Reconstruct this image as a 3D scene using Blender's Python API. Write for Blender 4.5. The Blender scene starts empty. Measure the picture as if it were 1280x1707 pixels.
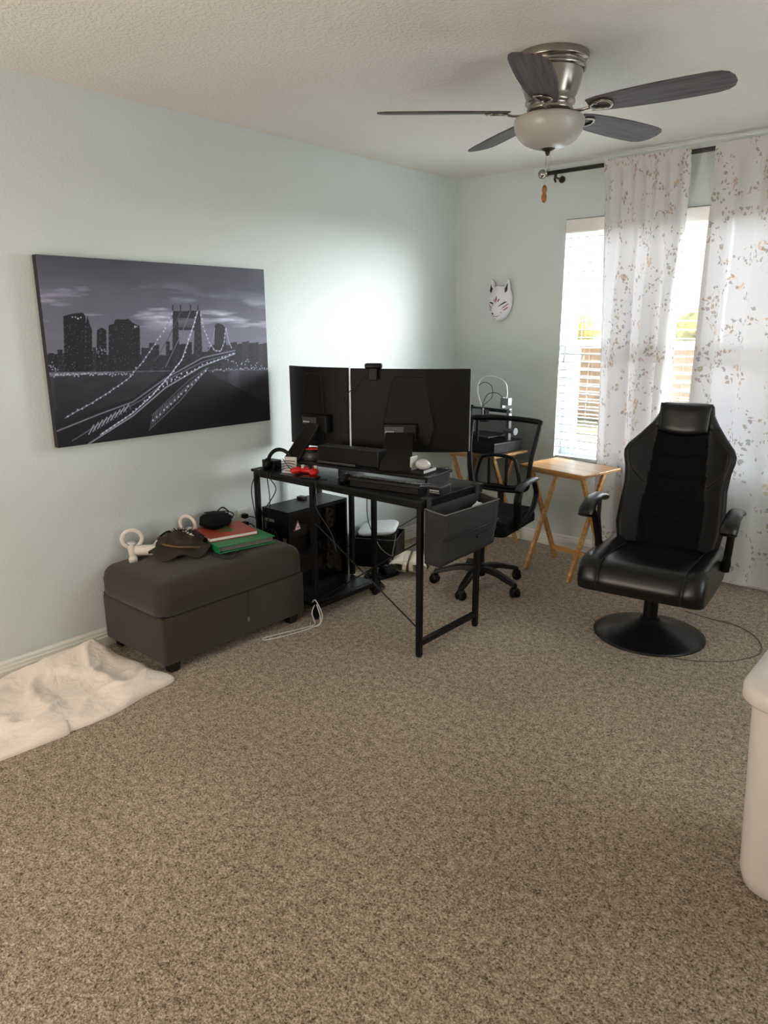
import bpy, bmesh, math, random
import numpy as np
from mathutils import Vector, Matrix, noise
random.seed(7)
C = bpy.context.scene
COL = C.collection
PI = math.pi

def lin(c):
    return c/12.92 if c <= .04045 else ((c+.055)/1.055)**2.4
def H(h):
    h = h.lstrip('#')
    return tuple(lin(int(h[i:i+2], 16)/255) for i in (0, 2, 4))+(1,)

# ------------------------------------------------------------- camera
YAW, PITCH, ROLL = -.7135, .2563, -.004
cy_, sy_, cp_, sp_ = math.cos(YAW), math.sin(YAW), math.cos(PITCH), math.sin(PITCH)
fw = Vector((sy_*cp_, cy_*cp_, -sp_)); rt = Vector((cy_, -sy_, 0)); up = rt.cross(fw)
c_, s_ = math.cos(ROLL), math.sin(ROLL)
r2 = rt*c_+up*s_; u2 = up*c_-rt*s_
cam = bpy.data.objects.new('camera', bpy.data.cameras.new('camera')); COL.objects.link(cam)
cam.data.sensor_fit = 'HORIZONTAL'; cam.data.sensor_width = 36; cam.data.lens = 1201.6/1280*36
cam.data.clip_start = .05
cam.matrix_world = Matrix(((r2.x, u2.x, -fw.x, 3.1127), (r2.y, u2.y, -fw.y, -4.3828), (r2.z, u2.z, -fw.z, 1.4961), (0, 0, 0, 1)))
C.camera = cam

# ------------------------------------------------------------- sky, sun, lamps, exposure
W = bpy.data.worlds.new('sky'); C.world = W; W.use_nodes = True
# hazy sky with a broad bright glow where the veiled sun stands, beyond the window and to its right
nt = W.node_tree; bg = nt.nodes['Background']; bg.inputs[0].default_value = (.93, .97, 1, 1)
tcw = nt.nodes.new('ShaderNodeTexCoord'); dotn = nt.nodes.new('ShaderNodeVectorMath'); dotn.operation = 'DOT_PRODUCT'; mrw = nt.nodes.new('ShaderNodeMapRange')
dotn.inputs[1].default_value = Vector((.56, .75, .38)).normalized(); mrw.interpolation_type = 'SMOOTHSTEP'
for i, v in ((1, .72), (2, .98), (3, 1.15), (4, 62.0)): mrw.inputs[i].default_value = v
nt.links.new(tcw.outputs['Generated'], dotn.inputs[0]); nt.links.new(dotn.outputs['Value'], mrw.inputs[0]); nt.links.new(mrw.outputs[0], bg.inputs[1])
def lamp(name, kind, loc, rot, energy, color=(1, 1, 1), **kw):
    d = bpy.data.lights.new(name, kind); d.energy = energy; d.color = color
    for k, v in kw.items(): setattr(d, k, v)
    o = bpy.data.objects.new(name, d); COL.objects.link(o); o.location = loc; o.rotation_euler = rot
    return o
po = lamp('window_portal', 'AREA', (1.7475, .2, 1.3575), (-PI/2, 0, 0), 1, shape='RECTANGLE', size=1.83, size_y=1.52)
po.data.cycles.is_portal = True
# cool fill light added at the unseen right wall; no window stands there
lamp('side_fill_light', 'AREA', (4.06, -1.5, 1.45), (0, -PI/2, 0), 15, (.94, .97, 1), shape='RECTANGLE', size=1.3, size_y=1.3)
# warm fill light added behind the camera, its source unseen
lamp('rear_fill_light', 'AREA', (1.4, -5.75, 1.5), (math.radians(116), 0, 0), 48, (1, .86, .74), shape='RECTANGLE', size=1.6, size_y=1.9)
C.view_settings.view_transform = 'Standard'; C.view_settings.look = 'None'
C.view_settings.gamma = 1; C.view_settings.use_curve_mapping = False
C.view_settings.exposure = 1.28

# ------------------------------------------------------------- materials
class N:
    def __init__(s, name):
        s.m = bpy.data.materials.new(name); s.m.use_nodes = True
        s.t = s.m.node_tree; s.b = s.t.nodes['Principled BSDF']; s.o = s.t.nodes['Material Output']
    def n(s, kind, **kw):
        x = s.t.nodes.new(kind)
        for k, v in kw.items():
            if k.startswith('i_'):
                k = k[2:]; k = int(k) if k.isdigit() else k.replace('_', ' ')
                x.inputs[k].default_value = v
            else: setattr(x, k, v)
        return x
    def l(s, a, b): s.t.links.new(a, b)
    def math(s, op, a, b=None, clamp=False):
        x = s.n('ShaderNodeMath', operation=op, use_clamp=clamp)
        for i, v in enumerate((a, b)):
            if v is None: continue
            if isinstance(v, (int, float)): x.inputs[i].default_value = v
            else: s.l(v, x.inputs[i])
        return x.outputs[0]
    def mix(s, f, a, b):
        x = s.n('ShaderNodeMix', data_type='RGBA')
        for i, v in ((0, f), (6, a), (7, b)):
            if isinstance(v, (int, float, tuple)): x.inputs[i].default_value = v
            else: s.l(v, x.inputs[i])
        return x.outputs[2]
    def ramp(s, f, stops):
        x = s.n('ShaderNodeValToRGB'); s.l(f, x.inputs[0]); e = x.color_ramp.elements
        while len(e) < len(stops): e.new(.5)
        for q, (p, c) in zip(e, stops): q.position = p; q.color = c
        return x.outputs[0]
    def bump(s, h, strength, dist, prev=None):
        x = s.n('ShaderNodeBump'); x.inputs['Strength'].default_value = strength; x.inputs['Distance'].default_value = dist
        s.l(h, x.inputs['Height'])
        if prev: s.l(prev, x.inputs['Normal'])
        s.l(x.outputs[0], s.b.inputs['Normal']); return x.outputs[0]
def mat(name, col, rough=.5, metal=0, spec=.5, var=0, scale=30, bump=0, bdist=.001, bscale=None, sheen=0):
    x = N(name); x.b.inputs['Roughness'].default_value = rough; x.b.inputs['Metallic'].default_value = metal
    x.b.inputs['Specular IOR Level'].default_value = spec
    if sheen: x.b.inputs['Sheen Weight'].default_value = sheen
    col = H(col) if isinstance(col, str) else col
    tc = x.n('ShaderNodeTexCoord')
    no = x.n('ShaderNodeTexNoise', i_Scale=scale, i_Detail=4.0); x.l(tc.outputs['Object'], no.inputs['Vector'])
    v = max(var, .03)
    a = tuple(min(1, q*(1-v)) for q in col[:3])+(1,); b = tuple(min(1, q*(1+v)) for q in col[:3])+(1,)
    x.l(x.mix(no.outputs[0], a, b), x.b.inputs['Base Color'])
    if bump:
        n2 = x.n('ShaderNodeTexNoise', i_Scale=bscale or scale*4, i_Detail=2.0); x.l(tc.outputs['Object'], n2.inputs['Vector'])
        x.bump(n2.outputs[0], bump, bdist)
    return x.m
def plaster(name, col, scale, strength, dist, lo=.4, hi=.62):
    x = N(name); x.b.inputs['Roughness'].default_value = .62; x.b.inputs['Specular IOR Level'].default_value = .35
    g = x.n('ShaderNodeNewGeometry')
    no = x.n('ShaderNodeTexNoise', i_Scale=scale, i_Detail=3.0, i_Roughness=.55); x.l(g.outputs['Position'], no.inputs['Vector'])
    mr = x.n('ShaderNodeMapRange', interpolation_type='SMOOTHSTEP', i_1=lo, i_2=hi); x.l(no.outputs[0], mr.inputs[0])
    big = x.n('ShaderNodeTexNoise', i_Scale=1.3); x.l(g.outputs['Position'], big.inputs['Vector'])
    c = H(col); x.l(x.mix(big.outputs[0], tuple(q*.98 for q in c[:3])+(1,), tuple(min(1, q*1.02) for q in c[:3])+(1,)), x.b.inputs['Base Color'])
    x.bump(mr.outputs[0], strength, dist)
    return x.m
M = {}
M['wall'] = plaster('pale_blue_wall_paint', '#c8cfcc', 85, .35, .0012)
M['ceil'] = plaster('textured_ceiling_paint', '#e2ded6', 70, .55, .003, .45, .58)
M['white'] = mat('white_trim_paint', '#dcdad2', .4)
M['vinyl'] = mat('white_window_vinyl', '#d9e2e6', .35)
M['black_metal'] = mat('black_powder_coated_metal', '#08080a', .42, spec=.25, bump=.15, bscale=900, bdist=.0002)
M['black_board'] = mat('black_desk_laminate', '#0e0e10', .3, spec=.35, var=.15, scale=8)
M['black_plastic'] = mat('black_plastic', '#090809', .45, spec=.25, var=.1)
M['back_plastic'] = mat('matt_black_monitor_plastic', '#0f0c0c', .55, spec=.2, var=.06)
M['grey_plastic'] = mat('dark_grey_plastic', '#3a3a3b', .42)
M['light_plastic'] = mat('light_plastic_parts', '#c9c7c4', .35)
M['screen'] = mat('dark_display_glass', '#08090b', .2)
M['chair_seam'] = mat('black_seam_thread', '#0d0d0e', .8, spec=.1)
M['leather'] = mat('black_bonded_leather', '#060607', .34, spec=.45, bump=.25, bscale=260, bdist=.0006)
M['suede'] = mat('black_mesh_fabric', '#09080a', .9, spec=.15, bump=.3, bscale=500, bdist=.0005)
M['wing'] = mat('charcoal_side_panel_vinyl', '#100f10', .5, spec=.25, bump=.2, bscale=300, bdist=.0005)
M['wing_edge'] = mat('dark_grey_piping_vinyl', '#171513', .5, spec=.3)
M['base_metal'] = mat('black_painted_steel_base', '#17181b', .33, metal=.35)
M['ottoman'] = mat('grey_woven_upholstery', '#3d382f', .95, spec=.1, var=.16, scale=14, bump=.6, bscale=620, bdist=.0009, sheen=.15)
M['tan_wood'] = None
M['nickel'] = mat('brushed_nickel', '#a39c94', .24, metal=1)
M['pewter'] = mat('dark_pewter_rod_metal', '#4e4a47', .35, metal=.85)
M['red'] = mat('red_plastic', '#c8221c', .35)
M['green'] = mat('green_binder_vinyl', '#0f7a3c', .35)
M['orange_book'] = mat('red_orange_book_cover', '#a8402b', .45)
M['paper'] = mat('white_paper', '#dcd8d6', .8)
M['grey_paper'] = mat('grey_page_block', '#6a675f', .8, var=.2, scale=200)
M['brown_leather'] = mat('brown_worn_leather', '#2c1a10', .7, var=.5, scale=22, bump=.7, bscale=60, bdist=.004)
M['dark_olive'] = mat('dark_olive_cloth', '#2a2418', .85, var=.3, scale=30, bump=.5, bscale=80, bdist=.003)
M['bag_black'] = mat('black_nylon_cloth', '#09090c', .8, spec=.15, bump=.5, bscale=60, bdist=.003)
M['vr_white'] = mat('white_controller_plastic', '#d8cfc6', .4)
M['cord_black'] = mat('black_cable_rubber', '#0c0c0d', .5)
M['cord_white'] = mat('white_cable_rubber', '#cfccc8', .5)
M['cord_grey'] = mat('grey_cable_rubber', '#55524e', .5)
M['bin'] = mat('white_bin_plastic', '#d8cfca', .38)
M['bag'] = mat('charcoal_felt_fabric', '#363636', .9, spec=.15, var=.12, scale=20, bump=.4, bscale=300, bdist=.0008)
M['bag_trim'] = mat('grey_bag_binding', '#6a6a69', .8)
M['strip'] = mat('black_elastic_band', '#0a0a0a', .8)
M['shoe'] = mat('off_white_shoe_leather', '#dcd2bf', .6, var=.1, bump=.3, bscale=60, bdist=.001)
M['shoe_sole'] = mat('cream_shoe_rubber', '#cfc5ae', .7)
M['shoe_dark'] = mat('shoe_lining_cloth', '#3b3127', .9)
M['mask'] = mat('white_glossy_mask_paint', '#d9d6de', .38)
M['mask_black'] = mat('mask_black_paint', '#15161a', .5)
M['mask_red'] = mat('mask_red_paint', '#8c2f3c', .5)
M['fob'] = mat('amber_wood_pull', '#8a5418', .4)
M['steel_grey'] = mat('grey_stepper_casing', '#77787a', .4, metal=.3)
M['cardboard'] = mat('brown_cardboard', '#6e4630', .8)
M['chrome_text'] = mat('pale_printed_mark', '#bdbdbd', .5)
M['sticker_red'] = mat('dark_red_sticker', '#4a0d18', .5)
M['sticker_white'] = mat('pinkish_white_sticker', '#e8c9cc', .5)
M['foot_black'] = mat('black_stained_foot', '#100e0d', .5)

def wood(name, a, b, rough, sx=(3, 60, 60), coord='Object'):
    x = N(name); x.b.inputs['Roughness'].default_value = rough
    tc = x.n('ShaderNodeTexCoord'); mp = x.n('ShaderNodeMapping'); mp.inputs['Scale'].default_value = sx
    x.l(tc.outputs[coord], mp.inputs[0])
    no = x.n('ShaderNodeTexNoise', i_Scale=1.0, i_Detail=6.0, i_Distortion=.6); x.l(mp.outputs[0], no.inputs['Vector'])
    x.l(x.ramp(no.outputs[0], [(.35, H(a)), (.65, H(b))]), x.b.inputs['Base Color'])
    x.bump(no.outputs[0], .15, .0008)
    return x.m
M['tan_wood'] = wood('honey_rubberwood', '#a87840', '#cfa063', .38)
M['blade'] = wood('weathered_grey_blade_wood', '#282225', '#554c50', .55, (5, 90, 60))

def carpet():
    x = N('beige_frieze_carpet'); x.b.inputs['Roughness'].default_value = 1; x.b.inputs['Specular IOR Level'].default_value = .05
    x.b.inputs['Sheen Weight'].default_value = .15
    g = x.n('ShaderNodeNewGeometry')
    n1 = x.n('ShaderNodeTexNoise', i_Scale=150.0, i_Detail=3.0, i_Roughness=.6, i_Distortion=.8); x.l(g.outputs['Position'], n1.inputs['Vector'])
    v = x.n('ShaderNodeTexVoronoi', i_Scale=170.0); x.l(g.outputs['Position'], v.inputs['Vector'])
    n2 = x.n('ShaderNodeTexNoise', i_Scale=1.6, i_Detail=3.0); x.l(g.outputs['Position'], n2.inputs['Vector'])
    n3 = x.n('ShaderNodeTexNoise', i_Scale=38.0, i_Detail=2.0); x.l(g.outputs['Position'], n3.inputs['Vector'])
    f = x.math('ADD', x.math('MULTIPLY', n1.outputs[0], .75), x.math('MULTIPLY', n3.outputs[0], .25))
    c = x.ramp(f, [(.36, H('#4c4035')), (.46, H('#94836f')), (.54, H('#b5a48f')), (.64, H('#d9cab6'))])  # darkest stop paints shade into the crevices between tufts
    low = x.ramp(n2.outputs[0], [(.3, (.90, .88, .87, 1)), (.7, (1.05, 1.04, 1.03, 1))])
    m = x.n('ShaderNodeMix', data_type='RGBA', blend_type='MULTIPLY'); m.inputs[0].default_value = 1
    x.l(c, m.inputs[6]); x.l(low, m.inputs[7]); x.l(m.outputs[2], x.b.inputs['Base Color'])
    h = x.math('SUBTRACT', f, x.math('MULTIPLY', v.outputs[0], .35))
    x.bump(h, .9, .012)
    return x.m
M['carpet'] = carpet()

def glass():
    x = N('window_glass'); t = x.n('ShaderNodeBsdfTransparent'); g = x.n('ShaderNodeBsdfGlossy'); g.inputs['Roughness'].default_value = .02
    m = x.n('ShaderNodeMixShader'); m.inputs[0].default_value = .06
    x.l(t.outputs[0], m.inputs[1]); x.l(g.outputs[0], m.inputs[2]); x.l(m.outputs[0], x.o.inputs[0]); return x.m
M['glass'] = glass()
def meshfab():
    x = N('black_see_through_mesh'); t = x.n('ShaderNodeBsdfTransparent'); d = x.n('ShaderNodeBsdfDiffuse'); d.inputs[0].default_value = H('#1b1b1f')
    tc = x.n('ShaderNodeTexCoord'); ch = x.n('ShaderNodeTexNoise', i_Scale=900.0); x.l(tc.outputs['Object'], ch.inputs['Vector'])
    m = x.n('ShaderNodeMixShader'); x.l(x.math('ADD', x.math('MULTIPLY', ch.outputs[0], .3), .55, True), m.inputs[0])
    x.l(t.outputs[0], m.inputs[1]); x.l(d.outputs[0], m.inputs[2]); x.l(m.outputs[0], x.o.inputs[0]); return x.m
M['chair_mesh'] = meshfab()
def frosted():
    x = N('frosted_white_glass'); x.b.inputs['Base Color'].default_value = H('#c3bfb6'); x.b.inputs['Roughness'].default_value = .3
    x.b.inputs['Transmission Weight'].default_value = 0; x.b.inputs['Subsurface Weight'].default_value = .0
    tr = x.n('ShaderNodeBsdfTranslucent'); tr.inputs[0].default_value = H('#cfccc4')
    m = x.n('ShaderNodeMixShader'); m.inputs[0].default_value = .3
    x.l(x.b.outputs[0], m.inputs[1]); x.l(tr.outputs[0], m.inputs[2]); x.l(m.outputs[0], x.o.inputs[0]); return x.m
M['bowl'] = frosted()
def slat():
    x = N('white_blind_slat'); x.b.inputs['Base Color'].default_value = H('#b4babd'); x.b.inputs['Roughness'].default_value = .4
    return x.m
M['slat'] = slat()
def blanket_mat():
    x = N('cream_fleece'); x.b.inputs['Base Color'].default_value = H('#f0e2d8'); x.b.inputs['Roughness'].default_value = .95
    x.b.inputs['Specular IOR Level'].default_value = .1; x.b.inputs['Sheen Weight'].default_value = .3
    g = x.n('ShaderNodeNewGeometry'); no = x.n('ShaderNodeTexNoise', i_Scale=260.0, i_Detail=2.0); x.l(g.outputs['Position'], no.inputs['Vector'])
    n2 = x.n('ShaderNodeTexNoise', i_Scale=9.0, i_Detail=4.0, i_Distortion=1.5); x.l(g.outputs['Position'], n2.inputs['Vector'])
    b = x.bump(n2.outputs[0], .42, .025); x.bump(no.outputs[0], .35, .0015, b)
    return x.m
M['blanket'] = blanket_mat()

def curtain_mat(seed, width):
    """sheer off-white voile with a woven print of sprigs: blossoms, leaves and thin stems"""
    x = N('floral_sheer_voile')
    uv = x.n('ShaderNodeUVMap', uv_map='UVMap'); mp = x.n('ShaderNodeMapping'); mp.inputs['Location'].default_value = (seed, seed*.37, 0)
    x.l(uv.outputs[0], mp.inputs[0]); P = mp.outputs[0]
    wn = x.n('ShaderNodeTexNoise', i_Scale=34.0, i_Detail=2.0); x.l(P, wn.inputs['Vector'])
    off = x.n('ShaderNodeVectorMath', operation='MULTIPLY_ADD'); x.l(wn.outputs[1], off.inputs[0]); off.inputs[1].default_value = (.040, .040, 0); x.l(P, off.inputs[2])
    PW = off.outputs[0]
    # mask that gathers everything along drifting branches
    br = x.n('ShaderNodeTexNoise', i_Scale=4.6, i_Detail=1.5); x.l(P, br.inputs['Vector'])
    d = x.math('ABSOLUTE', x.math('SUBTRACT', br.outputs[0], .5))
    branch = x.math('LESS_THAN', d, .055)
    stem = x.math('MULTIPLY', x.math('LESS_THAN', d, .0030), .22)
    lf = x.n('ShaderNodeTexVoronoi', i_Scale=46.0, i_Randomness=1.0); x.l(PW, lf.inputs['Vector'])
    leafsep = x.n('ShaderNodeSeparateColor'); x.l(lf.outputs['Color'], leafsep.inputs[0])
    leaf = x.math('MULTIPLY', x.math('MULTIPLY', x.math('LESS_THAN', lf.outputs['Distance'], .42), branch), x.math('GREATER_THAN', leafsep.outputs[0], .45))
    fl = x.n('ShaderNodeTexVoronoi', i_Scale=8.5); x.l(P, fl.inputs['Vector'])
    fsep = x.n('ShaderNodeSeparateColor'); x.l(fl.outputs['Color'], fsep.inputs[0])
    pet = x.n('ShaderNodeTexVoronoi', i_Scale=44.0, i_Randomness=.8); x.l(PW, pet.inputs['Vector'])
    flower = x.math('MULTIPLY', x.math('LESS_THAN', fl.outputs['Distance'], .24), x.math('GREATER_THAN', fsep.outputs[0], .32))
    flower = x.math('MULTIPLY', flower, x.math('LESS_THAN', pet.outputs['Distance'], .50))
    lc = x.ramp(leafsep.outputs[1], [(.0, H('#85878c')), (.3, H('#8f8f7c')), (.5, H('#a98a5e')), (.75, H('#8f7d86')), (1, H('#b59a7a'))])
    fc = x.ramp(fsep.outputs[1], [(.0, H('#c79a66')), (.5, H('#cfae84')), (1, H('#b98b76'))])
    base = H('#dcd9d6')
    c = x.mix(stem, base, H('#8d8578')); c = x.mix(x.math('MULTIPLY', flower, .62), c, fc); c = x.mix(x.math('MULTIPLY', leaf, .72), c, lc)
    ink = x.math('MAXIMUM', x.math('MAXIMUM', leaf, flower), stem)
    di = x.n('ShaderNodeBsdfDiffuse'); x.l(c, di.inputs[0])
    tl = x.n('ShaderNodeBsdfTranslucent'); dk = x.n('ShaderNodeMix', data_type='RGBA', blend_type='MULTIPLY'); dk.inputs[0].default_value = 1
    x.l(c, dk.inputs[6]); 
    # doubled cloth of the side hems and the rod pocket lets less light through
    su = x.n('ShaderNodeSeparateXYZ'); x.l(uv.outputs[0], su.inputs[0])
    hem = x.math('MAXIMUM', x.math('MAXIMUM', x.math('LESS_THAN', su.outputs[0], .022), x.math('GREATER_THAN', su.outputs[0], width-.028)), x.math('GREATER_THAN', su.outputs[1], 2.36*.955))
    x.l(x.mix(hem, (.24, .245, .265, 1), (.12, .12, .13, 1)), dk.inputs[7])
    x.l(dk.outputs[2], tl.inputs[0])
    tp = x.n('ShaderNodeBsdfTransparent'); x.l(x.mix(ink, (.96, .96, .98, 1), c), tp.inputs[0])
    m1 = x.n('ShaderNodeMixShader'); m1.inputs[0].default_value = .22; x.l(di.outputs[0], m1.inputs[1]); x.l(tl.outputs[0], m1.inputs[2])
    m2 = x.n('ShaderNodeMixShader'); x.l(x.math('MULTIPLY', x.math('SUBTRACT', 1.0, x.math('MULTIPLY', ink, .75)), .012), m2.inputs[0])
    x.l(m1.outputs[0], m2.inputs[1]); x.l(tp.outputs[0], m2.inputs[2]); x.l(m2.outputs[0], x.o.inputs[0])
    return x.m

# ------------------------------------------------------------- mesh helpers
def link(name, bm, m, parent=None, smooth=False, bevel=0, sub=0, seg=2, angle=35, solid=0):
    bmesh.ops.recalc_face_normals(bm, faces=bm.faces[:]) if not solid else None
    me = bpy.data.meshes.new(name); bm.to_mesh(me); bm.free()
    if smooth: me.polygons.foreach_set('use_smooth', [True]*len(me.polygons))
    ms = m if isinstance(m, (list, tuple)) else [m]
    for q in ms: me.materials.append(M[q] if isinstance(q, str) else q)
    o = bpy.data.objects.new(name, me); COL.objects.link(o)
    if parent: o.parent = parent
    if solid:
        md = o.modifiers.new('solid', 'SOLIDIFY'); md.thickness = solid; md.offset = 0
    if bevel:
        md = o.modifiers.new('bevel', 'BEVEL'); md.width = bevel; md.segments = seg; md.limit_method = 'ANGLE'; md.angle_limit = math.radians(angle)
    if sub:
        md = o.modifiers.new('sub', 'SUBSURF'); md.levels = sub; md.render_levels = sub
    return o
def tag(o, label, cat, group=None):
    o['label'] = label; o['category'] = cat
    if group: o['group'] = group
    return o
def thing(name, label, cat, loc=(0, 0, 0), rz=0, group=None):
    o = bpy.data.objects.new(name, None); COL.objects.link(o); o.location = loc; o.rotation_euler = (0, 0, rz); o.empty_display_size = .05
    return tag(o, label, cat, group)
def struct(o): o['kind'] = 'structure'; return o
def BM(): return bmesh.new()
def box(bm, x0, x1, y0, y1, z0, z1, mtx=None):
    v = [bm.verts.new((x, y, z)) for z in (z0, z1) for x, y in ((x0, y0), (x1, y0), (x1, y1), (x0, y1))]
    for f in ((3, 2, 1, 0), (4, 5, 6, 7), (0, 1, 5, 4), (1, 2, 6, 5), (2, 3, 7, 6), (3, 0, 4, 7)): bm.faces.new([v[i] for i in f])
    if mtx: bmesh.ops.transform(bm, matrix=mtx, verts=v)
    return v
def bar(bm, a, b, w, d, upv=(0, 0, 1)):
    a, b = Vector(a), Vector(b); t = (b-a).normalized(); u = Vector(upv)
    if abs(t.dot(u)) > .98: u = Vector((0, 1, 0))
    s = t.cross(u).normalized(); u = s.cross(t)
    vs = [bm.verts.new(p+s*i*w/2+u*j*d/2) for p in (a, b) for i, j in ((-1, -1), (1, -1), (1, 1), (-1, 1))]
    for f in ((3, 2, 1, 0), (4, 5, 6, 7), (0, 1, 5, 4), (1, 2, 6, 5), (2, 3, 7, 6), (3, 0, 4, 7)): bm.faces.new([vs[i] for i in f])
def smoothpts(P, n=8, closed=False):
    P = [Vector(p) for p in P]; out = []
    L = len(P)
    for i in range(L if closed else L-1):
        if closed: a, b, c, d = P[i-1], P[i], P[(i+1) % L], P[(i+2) % L]
        else: a, b, c, d = P[max(i-1, 0)], P[i], P[i+1], P[min(i+2, L-1)]
        for k in range(n):
            t = k/n
            out.append(.5*((2*b)+(c-a)*t+(2*a-5*b+4*c-d)*t*t+(3*b-a-3*c+d)*t**3))
    if not closed: out.append(P[-1])
    return out
def tube(bm, P, r, n=8, closed=False, smooth=6, flat=1.0, caps=True):
    if smooth: P = smoothpts(P, smooth, closed)
    else: P = [Vector(p) for p in P]
    L = len(P); rings = []; prev = None
    for i, p in enumerate(P):
        t = (P[(i+1) % L]-P[i-1]) if closed else (P[min(i+1, L-1)]-P[max(i-1, 0)])
        t = t.normalized() if t.length > 1e-9 else Vector((0, 0, 1))
        if prev is None: u = Vector((0, 0, 1)) if abs(t.z) < .9 else Vector((1, 0, 0))
        else: u = prev
        u = (u-t*u.dot(t)); u = u.normalized() if u.length > 1e-6 else t.orthogonal().normalized()
        prev = u; s = t.cross(u)
        rr = r[min(int(i/max(L-1, 1)*(len(r)-1)+.5), len(r)-1)] if isinstance(r, (list, tuple)) else r
        rings.append([bm.verts.new(p+(u*math.cos(2*PI*k/n)*flat+s*math.sin(2*PI*k/n))*rr) for k in range(n)])
    for i in range(L if closed else L-1):
        A, B = rings[i], rings[(i+1) % L]
        for k in range(n): bm.faces.new((A[k], A[(k+1) % n], B[(k+1) % n], B[k]))
    if caps and not closed: bm.faces.new(rings[0][::-1]); bm.faces.new(rings[-1])
def lathe(bm, prof, n=32, c=(0, 0), top=True, bot=True, mtx=None):
    rings = []; vs = []
    for r, z in prof:
        if r < 1e-6: q = [bm.verts.new((c[0], c[1], z))]
        else: q = [bm.verts.new((c[0]+r*math.cos(2*PI*k/n), c[1]+r*math.sin(2*PI*k/n), z)) for k in range(n)]
        rings.append(q); vs += q
    for A, B in zip(rings, rings[1:]):
        for k in range(n):
            a, b = A[k % len(A)], A[(k+1) % len(A)]; d, e = B[k % len(B)], B[(k+1) % len(B)]
            f = [a, b] if a != b else [a]
            f += [e, d] if d != e else [d]
            if len(f) > 2: bm.faces.new(f)
    if bot and len(rings[0]) > 1: bm.faces.new(rings[0][::-1])
    if top and len(rings[-1]) > 1: bm.faces.new(rings[-1])
    if mtx: bmesh.ops.transform(bm, matrix=mtx, verts=vs)
def prism(bm, pts, h0, h1, f):
    """pts 2d outline, f maps (a, b, h) to a point"""
    A = [bm.verts.new(f(a, b, h0)) for a, b in pts]; B = [bm.verts.new(f(a, b, h1)) for a, b in pts]
    n = len(pts); bm.faces.new(A[::-1]); bm.faces.new(B)
    for i in range(n): bm.faces.new((A[i], A[(i+1) % n], B[(i+1) % n], B[i]))
def grid(bm, nu, nv, f, uvf=None):
    V = [[bm.verts.new(f(i/nu, j/nv)) for i in range(nu+1)] for j in range(nv+1)]
    lay = bm.loops.layers.uv.new('UVMap') if uvf else None
    for j in range(nv):
        for i in range(nu):
            fc = bm.faces.new((V[j][i], V[j][i+1], V[j+1][i+1], V[j+1][i]))
            if lay:
                for lp, (a, b) in zip(fc.loops, ((i, j), (i+1, j), (i+1, j+1), (i, j+1))): lp[lay].uv = uvf(a/nu, b/nv)
    return V
def rbox(bm, x0, x1, y0, y1, z0, z1, r, seg=3, mtx=None):
    b2 = BM(); box(b2, x0, x1, y0, y1, z0, z1)
    bmesh.ops.bevel(b2, geom=b2.edges[:], offset=r, segments=seg, profile=.5, affect='EDGES')
    me = bpy.data.meshes.new('tmp'); b2.to_mesh(me); b2.free()
    if mtx: me.transform(mtx)
    bm.from_mesh(me); bpy.data.meshes.remove(me)
def RZ(a): return Matrix.Rotation(a, 4, 'Z')
def T(*v): return Matrix.Translation(v)
def ellipsoid(bm, c, r, n=20, m=12, mtx=None, fn=None):
    prof = []
    vs = []
    rows = []
    for j in range(m+1):
        th = PI*j/m
        if j in (0, m): row = [(0, 0, math.cos(th))]
        else: row = [(math.sin(th)*math.cos(2*PI*k/n), math.sin(th)*math.sin(2*PI*k/n), math.cos(th)) for k in range(n)]
        q = []
        for p in row:
            p = Vector(p); s = fn(p) if fn else 1
            w = Vector((p.x*r[0]*s, p.y*r[1]*s, p.z*r[2]*s))
            if mtx: w = mtx @ w
            q.append(bm.verts.new(w+Vector(c)))
        rows.append(q)
    for A, B in zip(rows, rows[1:]):
        for k in range(n):
            a, b = A[k % len(A)], A[(k+1) % len(A)]; d, e = B[k % len(B)], B[(k+1) % len(B)]
            f = [a, b] if a != b else [a]
            f += [e, d] if d != e else [d]
            if len(f) > 2: bm.faces.new(f)

# ============================================================= THE ROOM
RX, RY, RH = 4.1, -5.8, 2.44
WX0, WX1, WZ0, WZ1 = .835, 2.66, .60, 2.116
bm = BM(); box(bm, -.14, RX+.14, RY-.14, .14, -.12, 0); struct(link('floor', bm, 'carpet'))
bm = BM(); box(bm, -.14, RX+.14, RY-.14, .14, RH, RH+.12); struct(link('ceiling', bm, 'ceil'))
bm = BM(); box(bm, -.14, 0, RY-.14, .14, 0, RH); struct(link('wall_left', bm, 'wall'))
bm = BM(); box(bm, RX, RX+.14, RY-.14, .14, 0, RH); struct(link('wall_right', bm, 'wall'))
bm = BM(); box(bm, 0, RX, RY-.14, RY, 0, RH); struct(link('wall_front', bm, 'wall'))
bm = BM()
xs = [0, WX0, WX1, RX]; zs = [0, WZ0, WZ1, RH]
for y in (0, .14):
    V = [[bm.verts.new((a, y, b)) for a in xs] for b in zs]
    for j in range(3):
        for i in range(3):
            if (i, j) != (1, 1): bm.faces.new((V[j][i], V[j][i+1], V[j+1][i+1], V[j+1][i]))
for (a, b), (c, d) in (((WX0, WZ0), (WX1, WZ0)), ((WX1, WZ0), (WX1, WZ1)), ((WX1, WZ1), (WX0, WZ1)), ((WX0, WZ1), (WX0, WZ0))):
    bm.faces.new([bm.verts.new(p) for p in ((a, 0, b), (c, 0, d), (c, .14, d), (a, .14, b))])
struct(link('wall_back', bm, 'wall'))
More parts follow.
